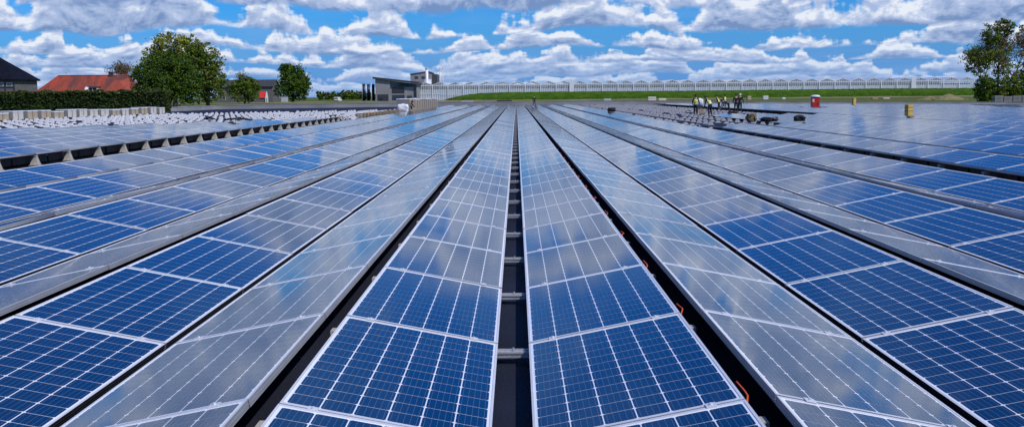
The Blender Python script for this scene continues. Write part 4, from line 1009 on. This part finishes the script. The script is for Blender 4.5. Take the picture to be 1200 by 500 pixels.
def van(px, d):
    g = ground_h(d); t = thing('parked_van', 'white van parked on the grass left of the navy tanks', 'van', (gx(px, d), d, g), R(78))
    bd = MB().prism([(-2.4, .35), (2.4, .35), (2.4, 1.0), (1.75, 1.15), (1.1, 1.95), (-2.3, 2.0), (-2.4, 1.7)], -.95, .95).build('body', M['white'], t); bevel(bd, .06, 2)
    for s in (-1, 1):
        MB().box((.2, s * .955 - .006, 1.2), (1.0, s * .955 + .006, 1.75)).build('side_window', M['window'], t)
        for x in (-1.5, 1.5):
            w = MB(); w.tube([(x, s * .75, .34), (x, s * .97, .34)], .34, 14); w = w.build('wheel', M['tyre'], t); q = MB(); q.tube([(x, s * .972, .34), (x, s * .99, .34)], .2, 10); q.build('rim', M['alu'], w)
    MB().box((-2.415, -.75, 1.2), (-2.402, .75, 1.75)).build('rear_window', M['window'], t)
    MB().add([(1.70, -.8, 1.22), (1.70, .8, 1.22), (1.16, .75, 1.9), (1.16, -.75, 1.9)], [(0, 1, 2, 3)]).build('windscreen', M['window'], t)
    for s in (-1, 1): MB().box((-2.43, s * .82 - .08, .9), (-2.403, s * .82 + .08, 1.3)).build('tail_lamp', M['lamp_red'], t); MB().box((2.403, s * .7 - .15, .75), (2.43, s * .7 + .15, .95)).build('headlight', M['alu'], t)
    MB().box((-2.5, -.9, .32), (-2.41, .9, .55)).build('bumper', M['dark_grey'], t)
van(398, 480)
for px, py, lab in ((24, 94, 'thin dark lamp post right of the half timbered house'), (43, 95, 'thin dark lamp post left of the red roof')):
    d = 215.0; g = ground_h(d); h = gz(px, py, d) - g; t = thing('lamp_post', lab, 'lamp post', (gx(px, d), d, g))
    b = MB(); b.sm = True; b.tube([(0, 0, 0), (0, 0, h)], [.1, .06], 8); b.build('pole', M['dark_grey'], t)
    bevel(MB().box((-.12, -.5, h), (.12, .12, h + .1)).build('lamp_head', M['dark_grey'], t), .02)

# ------------------------------------------------------------------ grey hall, tanks, chimneys
def hall():
    d = 446.0; g = ground_h(d); f = lambda px: gx(px, d) - gx(442, d); H = lambda px, py: gz(px, py, d) - g
    t = thing('boiler_hall', 'modern grey hall with a sloping dark roof left of the greenhouse', 'building', (gx(442, d), d, g))
    xl, xm, xr = f(442), f(459), f(490); dep = 18
    zl, zr = H(442, 93.2), H(490, 98.6); zm = zl + (zr - zl) * (xm - xl) / (xr - xl)
    MB().prism([(xl, 0), (xm, 0), (xm, zm), (xl, zl)], 0, dep).build('wall', M['render_grey'], t)
    MB().prism([(xm + .003, 0), (xr, 0), (xr, zr), (xm + .003, zm)], .8, dep).build('wall', M['render_grey'], t)
    o = 1.0; MB().prism([(xl - o, zl + .1), (xr + o, zr + .02), (xr + o, zr + .75), (xl - o, zl + .95)], -.8, dep + .8).build('roof', M['dark_grey'], t)
    n = 8; gl, gr, gz0 = f(460), f(489.4), H(475, 102.3)
    for i in range(n):
        a, c = gl + (gr - gl) * i / n, gl + (gr - gl) * (i + 1) / n; w = MB(); za = zm + (zr - zm) * (a - xm) / (xr - xm) - .25; zc = zm + (zr - zm) * (c - xm) / (xr - xm) - .25
        w.prism([(a + .06, gz0), (c - .06, gz0), (c - .06, zc), (a + .06, za)], .70, .79); w.build('clerestory_window', M['window'], t)
        MB().box((c - .05, .62, gz0 - .05), (c + .05, .69, zc)).build('mullion', M['dark_grey'], t)
    def panel(nm, a, c, top, bot, m, y=.72):
        return MB().box((f(a), y, max(0, H(a, bot))), (f(c), .797, H(a, top))).build(nm, M[m], t)
    p = panel('shutter', 461, 475.5, 102.7, 110.3, 'dark_grey')
    for i in range(7): z0 = H(468, 110.3) + i * .38; MB().box((f(461), .68, z0), (f(475.5), .715, z0 + .3)).build('slat', M['dark_grey'], p)
    panel('ground_window', 461, 475.5, 111.2, 117.5, 'window')
    panel('doorway', 478.5, 484.5, 112.3, 119, 'dark_grey'); panel('side_window', 486.3, 489.6, 102.8, 117, 'window')
    panel('lintel_band', 460, 476.3, 110.45, 111.1, 'coping', .66); panel('notice', 486.6, 489, 115, 116.2, 'white', .60)
    q = MB().box((f(444), -.06, 0), (f(457), -.003, H(450, 110.8))).build('gateway', M['dark_grey'], t)
    MB().box((f(447), -.5, .3), (f(450), -.063, 1.4)).build('loading_unit', M['navy'], t)
    d2 = 480.0; h2 = lambda px, py: gz(px, py, d2) - ground_h(d2)
    t = thing('plant_room', 'grey box shaped plant room rising behind the sloping roof', 'building', (gx(483, d2), d2, ground_h(d2))); f2 = lambda px: gx(px, d2) - gx(483, d2)
    MB().prism([(0, 0), (f2(508), 0), (f2(508), h2(508, 86.5)), (f2(505), h2(505, 85)), (f2(500), h2(500, 85.2)), (0, h2(483, 88))], 0, 14).build('wall', M['render_grey'], t)
    MB().box((f2(508) + .01, .3, 0), (f2(514), 14, h2(511, 87.5))).build('side_wall', M['dark_grey'], t)
    MB().prism([(-.3, h2(483, 88) + .01), (f2(500), h2(500, 85.2) + .01), (f2(505), h2(505, 85) + .01), (f2(508.5), h2(508.5, 86.5) + .01), (f2(508.5), h2(508.5, 86.5) + .3), (f2(505), h2(505, 85) + .3), (f2(500), h2(500, 85.2) + .3), (-.3, h2(483, 88) + .3)], -.3, 14.2).build('roof', M['slate'], t)
    for a in (488, 496): MB().box((f2(a), -.06, h2(a, 93)), (f2(a + 4), -.004, h2(a, 90))).build('louvre', M['dark_grey'], t)
    def stack(nm, lab, px, d_, top, r, m, grp=None):
        g_ = ground_h(d_); h = gz(px, top, d_) - g_; t = thing('chimney', lab, 'chimney', (gx(px, d_), d_, g_), 0, grp)
        b = MB(); b.sm = True; b.tube([(0, 0, 0), (0, 0, h)], r, 14); b.build('flue', M[m], t)
        b = MB(); b.sm = True; b.tube([(0, 0, h - .5), (0, 0, h + .12)], r * 1.12, 14, False); b.build('rim', M['alu_dull'], t)
        b = MB(); b.sm = True; b.tube([(0, 0, 0), (0, 0, .6)], r * 1.5, 12); b.build('foot_ring', M['stone'], t)
    stack('c', 'thick white chimney beside the plant room', 502.2, 470, 81, .62, 'white'); stack('c', 'thin pale chimney, left one of the pair right of the plant room', 517.4, 476, 80.5, .2, 'coping', 'thin paired chimneys'); stack('c', 'thin pale chimney, right one of the pair right of the plant room', 520.6, 476, 80.5, .2, 'coping', 'thin paired chimneys')
    d3 = 455.0; t = thing('roof_unit', 'small white box on the roof at the foot of the white chimney', 'roof unit', (gx(498.5, d3), d3 + 22, gz(498, 96.5, d3 + 22)))
    b = bevel(MB().box((-1.4, -1, -6), (1.4, 1, 1.2)).build('housing', M['white'], t), .05); MB().box((-1.5, -1.1, 1.203), (1.5, 1.1, 1.35)).build('lid', M['alu_dull'], t)
    for k, (px, top) in enumerate(((428.6, 98.6), (434, 99), (439.4, 99))):
        d4 = 458.0 + k; g4 = ground_h(d4); h = gz(px, top, d4) - g4
        t = thing('storage_tank', ['tall navy tank, leftmost of three beside the grey hall', 'tall navy tank, middle one of three beside the grey hall', 'tall navy tank, nearest the grey hall'][k], 'tank', (gx(px, d4), d4, g4), 0, 'three navy tanks')
        b = MB(); b.sm = True; b.tube([(0, 0, .3), (0, 0, h - .3)], .62, 18); b.build('shell', M['navy'], t)
        b = MB(); b.sm = True; b.tube([(0, 0, h - .3), (0, 0, h - .05), (0, 0, h)], [.66, .6, .2], 18); b.build('cap', M['navy'], t)
        b = MB(); b.sm = True; b.tube([(-.66, -.25, .2), (-.66, -.25, h - .2)], .11, 8); b.build('pipe', M['coping'], t)
        MB().box((-.75, -.75, 0), (.75, .75, .297)).build('plinth', M['stone'], t)
    d5 = 440.0; g5 = ground_h(d5); h = gz(437.3, 98.5, d5) - g5; t = thing('mast', 'slim white mast between the navy tanks and the grey hall', 'mast', (gx(437.3, d5), d5, g5)); b = MB(); b.sm = True; b.tube([(0, 0, 0), (0, 0, h)], [.16, .09], 8); b.build('pole', M['white'], t); b = MB(); b.sm = True; b.ball((0, 0, h + .1), .18, 8, 6); b.build('finial', M['white'], t)
hall()

# ------------------------------------------------------------------ greenhouse and grass bank
GD = 460.0; GG = -.4
def greenhouse():
    x0 = gx(490.5, GD); bay = 18.0 * GD / FPX; n = 36; zg = 6.35; zp = 7.65; dep = 36.0
    t = thing('greenhouse', 'very long glass greenhouse with many white gables behind the grass bank', 'greenhouse', (x0, GD, GG)); zg -= GG; zp -= GG
    L_ = bay * n
    hb = bay / 2; nb = 6
    post = MB().box((-.2, -.12, 0), (.2, .12, zg + .1)).mesh('post', M['white'])
    def gable():
        b = MB()
        b.prism([(0, zg + .02), (.0, zg - .14), (hb, zp - .26), (bay, zg - .14), (bay, zg + .02), (hb, zp)], -.09, .09); return b.mesh('gable_frame', M['white'])
    bars = MB()
    for i in range(1, nb + 1):
        x = bay * i / (nb + 1); top = zg + (zp - zg) * (1 - abs(x - hb) / hb); bars.box((x - .065, -.05, 0.0), (x + .065, .05, top - .12))
    bars = bars.mesh('glazing_bars', M['white'])
    gut = MB().box((0.17, -.11, zg - .42), (bay - .17, .11, zg - .12)).mesh('eaves_beam', M['white'])
    mid = MB().box((.17, -.07, 2.9), (bay - .17, .07, 3.0)).mesh('mid_rail', M['white'])
    pane = MB().add([(.17, -.02, 0), (bay - .17, -.02, 0), (bay - .17, -.02, zg - .33), (.17, -.02, zg - .33)], [(0, 1, 2, 3)]).mesh('wall_pane', M['pane'])
    gp = MB().add([(.25, -.02, zg - .13), (bay - .25, -.02, zg - .13), (hb, -.02, zp - .2)], [(0, 1, 2)]).mesh('gable_pane', M['pane'])
    rp = MB().add([(.06, .1, zg + .02), (hb, .1, zp), (hb, dep, zp), (.06, dep, zg + .02)], [(0, 1, 2, 3)]).mesh('roof_pane', M['roof_pane'])
    rp2 = MB().add([(hb, .1, zp), (bay - .06, .1, zg + .02), (bay - .06, dep, zg + .02), (hb, dep, zp)], [(0, 1, 2, 3)]).mesh('roof_pane', M['roof_pane'])
    purl = MB()
    for y in (6, 12, 18, 24, 30, 35.8): purl.prism([(0.1, zg - .02), (hb, zp - .1), (bay - .1, zg - .02), (hb, zp - .22)], y - .06, y + .06); purl.box((.1, y - .05, zg - .3), (bay - .1, y + .05, zg - .2))
    purl = purl.mesh('inner_truss', M['white'])
    cur = MB().box((.2, .5, .1), (bay - .2, .53, 4.85)).mesh('side_curtain', M['curtain'])
    crop = MB(); rr = random.Random(9)
    for i in range(7):
        x = bay * (i + .5) / 7; h = 5.3 + rr.uniform(-.5, .25); crop.box((x - .3, 3.5, .1), (x + .3, dep - 1, h))
    crop = crop.mesh('crop_row', M['crop'])
    for i in range(n):
        x = i * bay
        obj('post', post, t, (x, 0, 0))
        for nm, me in (('gable_frame', gable if False else None),): pass
        for nm, me in (('glazing_bars', bars), ('eaves_beam', gut), ('mid_rail', mid), ('wall_pane', pane), ('gable_pane', gp), ('roof_pane', rp), ('roof_pane', rp2), ('inner_truss', purl), ('side_curtain', cur), ('crop_rows', crop)):
            o = obj(nm, me, t, (x, 0, 0))
            if nm in ('crop_rows', 'glazing_bars', 'inner_truss'): o['kind'] = 'stuff'
    gm = gable()
    for i in range(n): obj('gable_frame', gm, t, (i * bay, -.01, 0))
    obj('post', post, t, (L_, 0, 0))
    MB().box((0, .2, -.2), (L_, dep, .05)).build('floor', M['stone'], t)
    MB().box((-.1, dep + .05, 0), (L_ + .1, dep + .15, zg - .4)).build('back_wall', M['curtain'], t)
    for s, x in ((0, -.08), (1, L_ + .08)): MB().add([(x, .2, 0), (x, dep, 0), (x, dep, zg), (x, .2, zg)], [(0, 1, 2, 3)]).build('end_pane', M['pane'], t)
    for px in (670.5, 1067.5):
        x = gx(px, GD) - x0; MB().box((x - .95, -.35, 0), (x + .95, -.13, zp + .05)).build('white_column', M['white'], t)
    for px0, px1 in ((491.5, 518),):
        MB().box((gx(px0, GD) - x0, .25, 0), (gx(px1, GD) - x0, .3, 3.2)).build('low_screen', M['curtain'], t)
greenhouse()
def bank():
    b = MB(); yc = 441.0; xs = [gx(p, yc) for p in (519, 528, 540, 552, 566, 590, 640, 700, 780, 860, 940, 1020, 1090, 1136, 1200, 1260)]
    hs = [0.05, 1.0, 1.9, 2.6, 3.05] + [3.25 + .08 * math.sin(i * 1.3) for i in range(11)]
    g = GG; cross = [(-14, 0), (-11, .10), (-2.5, .94), (-1, 1), (3.5, 1), (11, .1), (14, 0)]
    vs = []; fs = []; rr = random.Random(2); sub = 6; X = []; Hh = []
    for i in range(len(xs) - 1):
        for k in range(sub): u = k / sub; X.append(xs[i] * (1 - u) + xs[i + 1] * u); Hh.append(hs[i] * (1 - u) + hs[i + 1] * u)
    X.append(xs[-1]); Hh.append(hs[-1])
    for x, h in zip(X, Hh):
        for dy, f in cross: vs.append((x, yc + dy, g + .01 - .15 * (f == 0) + h * f + (rr.uniform(-.08, .08) if f > .5 else 0)))
    n = len(cross)
    for i in range(len(X) - 1):
        for k in range(n - 1): fs.append((i * n + k, (i + 1) * n + k, (i + 1) * n + k + 1, i * n + k + 1))
    tag(b.add(vs, fs).build('grass_bank', M['bank']), kind='structure')
    # tufts that break its smooth outline
    r = np.random.default_rng(4); k = 30000; xx = r.uniform(xs[0], xs[-1], k); ff = r.uniform(0, 1, k)
    hh = np.interp(xx, xs, hs); yy = yc - 11 + ff * 10; zz = g + hh * (.1 + .9 * ff) - .06; s = r.uniform(.15, .42, k) * np.minimum(1, hh)
    a = r.uniform(0, PI, k); dx, dy = np.cos(a) * .16, np.sin(a) * .16; lx, ly = r.normal(0, .1, k), r.normal(0, .1, k)
    V = np.stack([np.stack([xx - dx, yy - dy, zz], 1), np.stack([xx + dx, yy + dy, zz], 1), np.stack([xx + lx, yy + ly, zz + s], 1)], 1).reshape(-1, 3)
    me = bpy.data.meshes.new('bank_tufts'); me.from_pydata(V.tolist(), [], np.arange(3 * k).reshape(-1, 3).tolist()); me.materials.append(M['bank'])
    tag(obj('bank_tufts', me), 'tufts of grass growing on the bank', 'grass', kind='stuff')
bank()
# strip of rough verge along the far side
def verge():
    b = MB(); vs = []; fs = []; y0, y1 = 398.0, 428.0; rr = random.Random(6); N_ = 90
    for i in range(N_ + 1):
        x = -330 + 700 * i / N_
        for y, z in ((y0, -.42), (y0 + 6, -.34 + rr.uniform(0, .3)), (y1 - 6, -.34 + rr.uniform(0, .35)), (y1, -.42)): vs.append((x, y, z))
    for i in range(N_):
        for k in range(3): fs.append((i * 4 + k, (i + 1) * 4 + k, (i + 1) * 4 + k + 1, i * 4 + k + 1))
    tag(b.add(vs, fs).build('earth_verge', M['earth']), kind='structure')
verge()
# heaps of soil, stone blocks and stacked goods beyond the roof
def heap(label, px, d, w, h, seed):
    g = ground_h(d) - .05; t = thing('soil_heap', label, 'soil heap', (gx(px, d), d, g), 0, 'soil heaps beyond the roof')
    b = MB(); rr = random.Random(seed); n, m_ = 18, 8; vs = [(0, 0, h)]; fs = []
    for j in range(1, m_ + 1):
        for i in range(n):
            a = 2 * PI * i / n; r = j / m_; q = 1 + rr.uniform(-.1, .1); vs.append((w * r * q * math.cos(a), w * .5 * r * q * math.sin(a), h * (1 - r) ** .9 * (1 + rr.uniform(-.14, .14))))
    for i in range(n): fs.append((0, 1 + i, 1 + (i + 1) % n))
    for j in range(m_ - 1):
        for i in range(n): fs.append((1 + j * n + i, 1 + (j + 1) * n + i, 1 + (j + 1) * n + (i + 1) % n, 1 + j * n + (i + 1) % n))
    b.sm = True; b.add(vs, fs).build('mound', M['earth'], t)
    b = MB()
    for k in range(26):
        a, r = rr.uniform(0, 2 * PI), rr.uniform(.3, .95); s = rr.uniform(.06, .18); z = h * (1 - r); b.ball((w * r * math.cos(a), w * .5 * r * math.sin(a), z), (s, s, s * .8), 5, 4)
    o = b.build('clods', M['earth'], t); o['kind'] = 'stuff'
heap('large low soil heap left of the right hand trees', 1110, 250, 4.2, 1.45, 1); heap('smaller soil heap, left of the large one', 1087, 252, 3.2, .95, 2)
for k in range(4):
    d = 184.0; x = gx(1166 + k * 10.6, d); h = (1.6, 1.35, 1.5, 1.6)[k]; g = -1.3
    t = thing('stone_block', ['leftmost grey stacked block under the right trees', 'second grey stacked block, lower and slightly brown', 'third grey stacked block before the shrubs', 'grey stacked block cut by the right picture edge'][k], 'stone block', (x, d, g), 0, 'grey blocks under the right trees')
    top = gz(1180, 112, d) - g - (1.6 - h) * .6
    for j in range(4): bevel(MB().box((-.72, -.5, top * j / 4 + .004), (.72, .5, top * (j + 1) / 4 - .02)).build('block', M['stone'], t), .04)
def goods(label, px, w, h, top_py, m, cat='stack', d=330.0, kind='goods_stack'):
    g = ground_h(d); z = gz(px, top_py, d) - g; t = thing(kind, label, cat, (gx(px, d), d, g), 0, 'stacked goods beyond the parapet')
    k = max(1, int(z / .55))
    for j in range(k): bevel(MB().box((-w / 2, -.6, z * j / k + .12), (w / 2, .6, z * (j + 1) / k - .01)).build('layer', M[m], t), .02); MB().box((-w / 2, -.6, z * j / k + .003), (w / 2, .6, z * j / k + .115)).build('pallet', M['timber'], t)
goods('beige stack, larger of two at the foot of the bank', 764, 2.4, 1, 113.5, 'card_pale'); goods('low beige stack right of the larger one', 776, 2.2, 1, 115.2, 'card_pale')
goods('low white stack beyond the parapet right of the middle', 712, 2.2, 1, 115.6, 'coping'); goods('flat grey stack at the left end of the bank', 549, 3.6, 1, 117.8, 'alu_dull'); goods('flat dark stack beyond the parapet left of the middle', 592, 4.6, 1, 117.5, 'dark_grey'); goods('flat grey stack between two dark ones beyond the parapet', 573, 3.0, 1, 117.8, 'stone')
goods('reddish stack beyond the parapet above the workers', 877, 1.1, 1, 112.6, 'card'); goods('white stack with a lifted end beyond the parapet', 896, 1.5, 1, 112.4, 'white_wrap'); goods('small white stack left of the red toilet', 917, .9, 1, 114.2, 'white_wrap')
goods('low orange brown stack right of the small yellow case', 1023, 1.6, 1, 114.4, 'timber', d=300.0); goods('low pale stack left of the soil heaps', 1036, 1.8, 1, 114.6, 'card_pale', d=300.0)
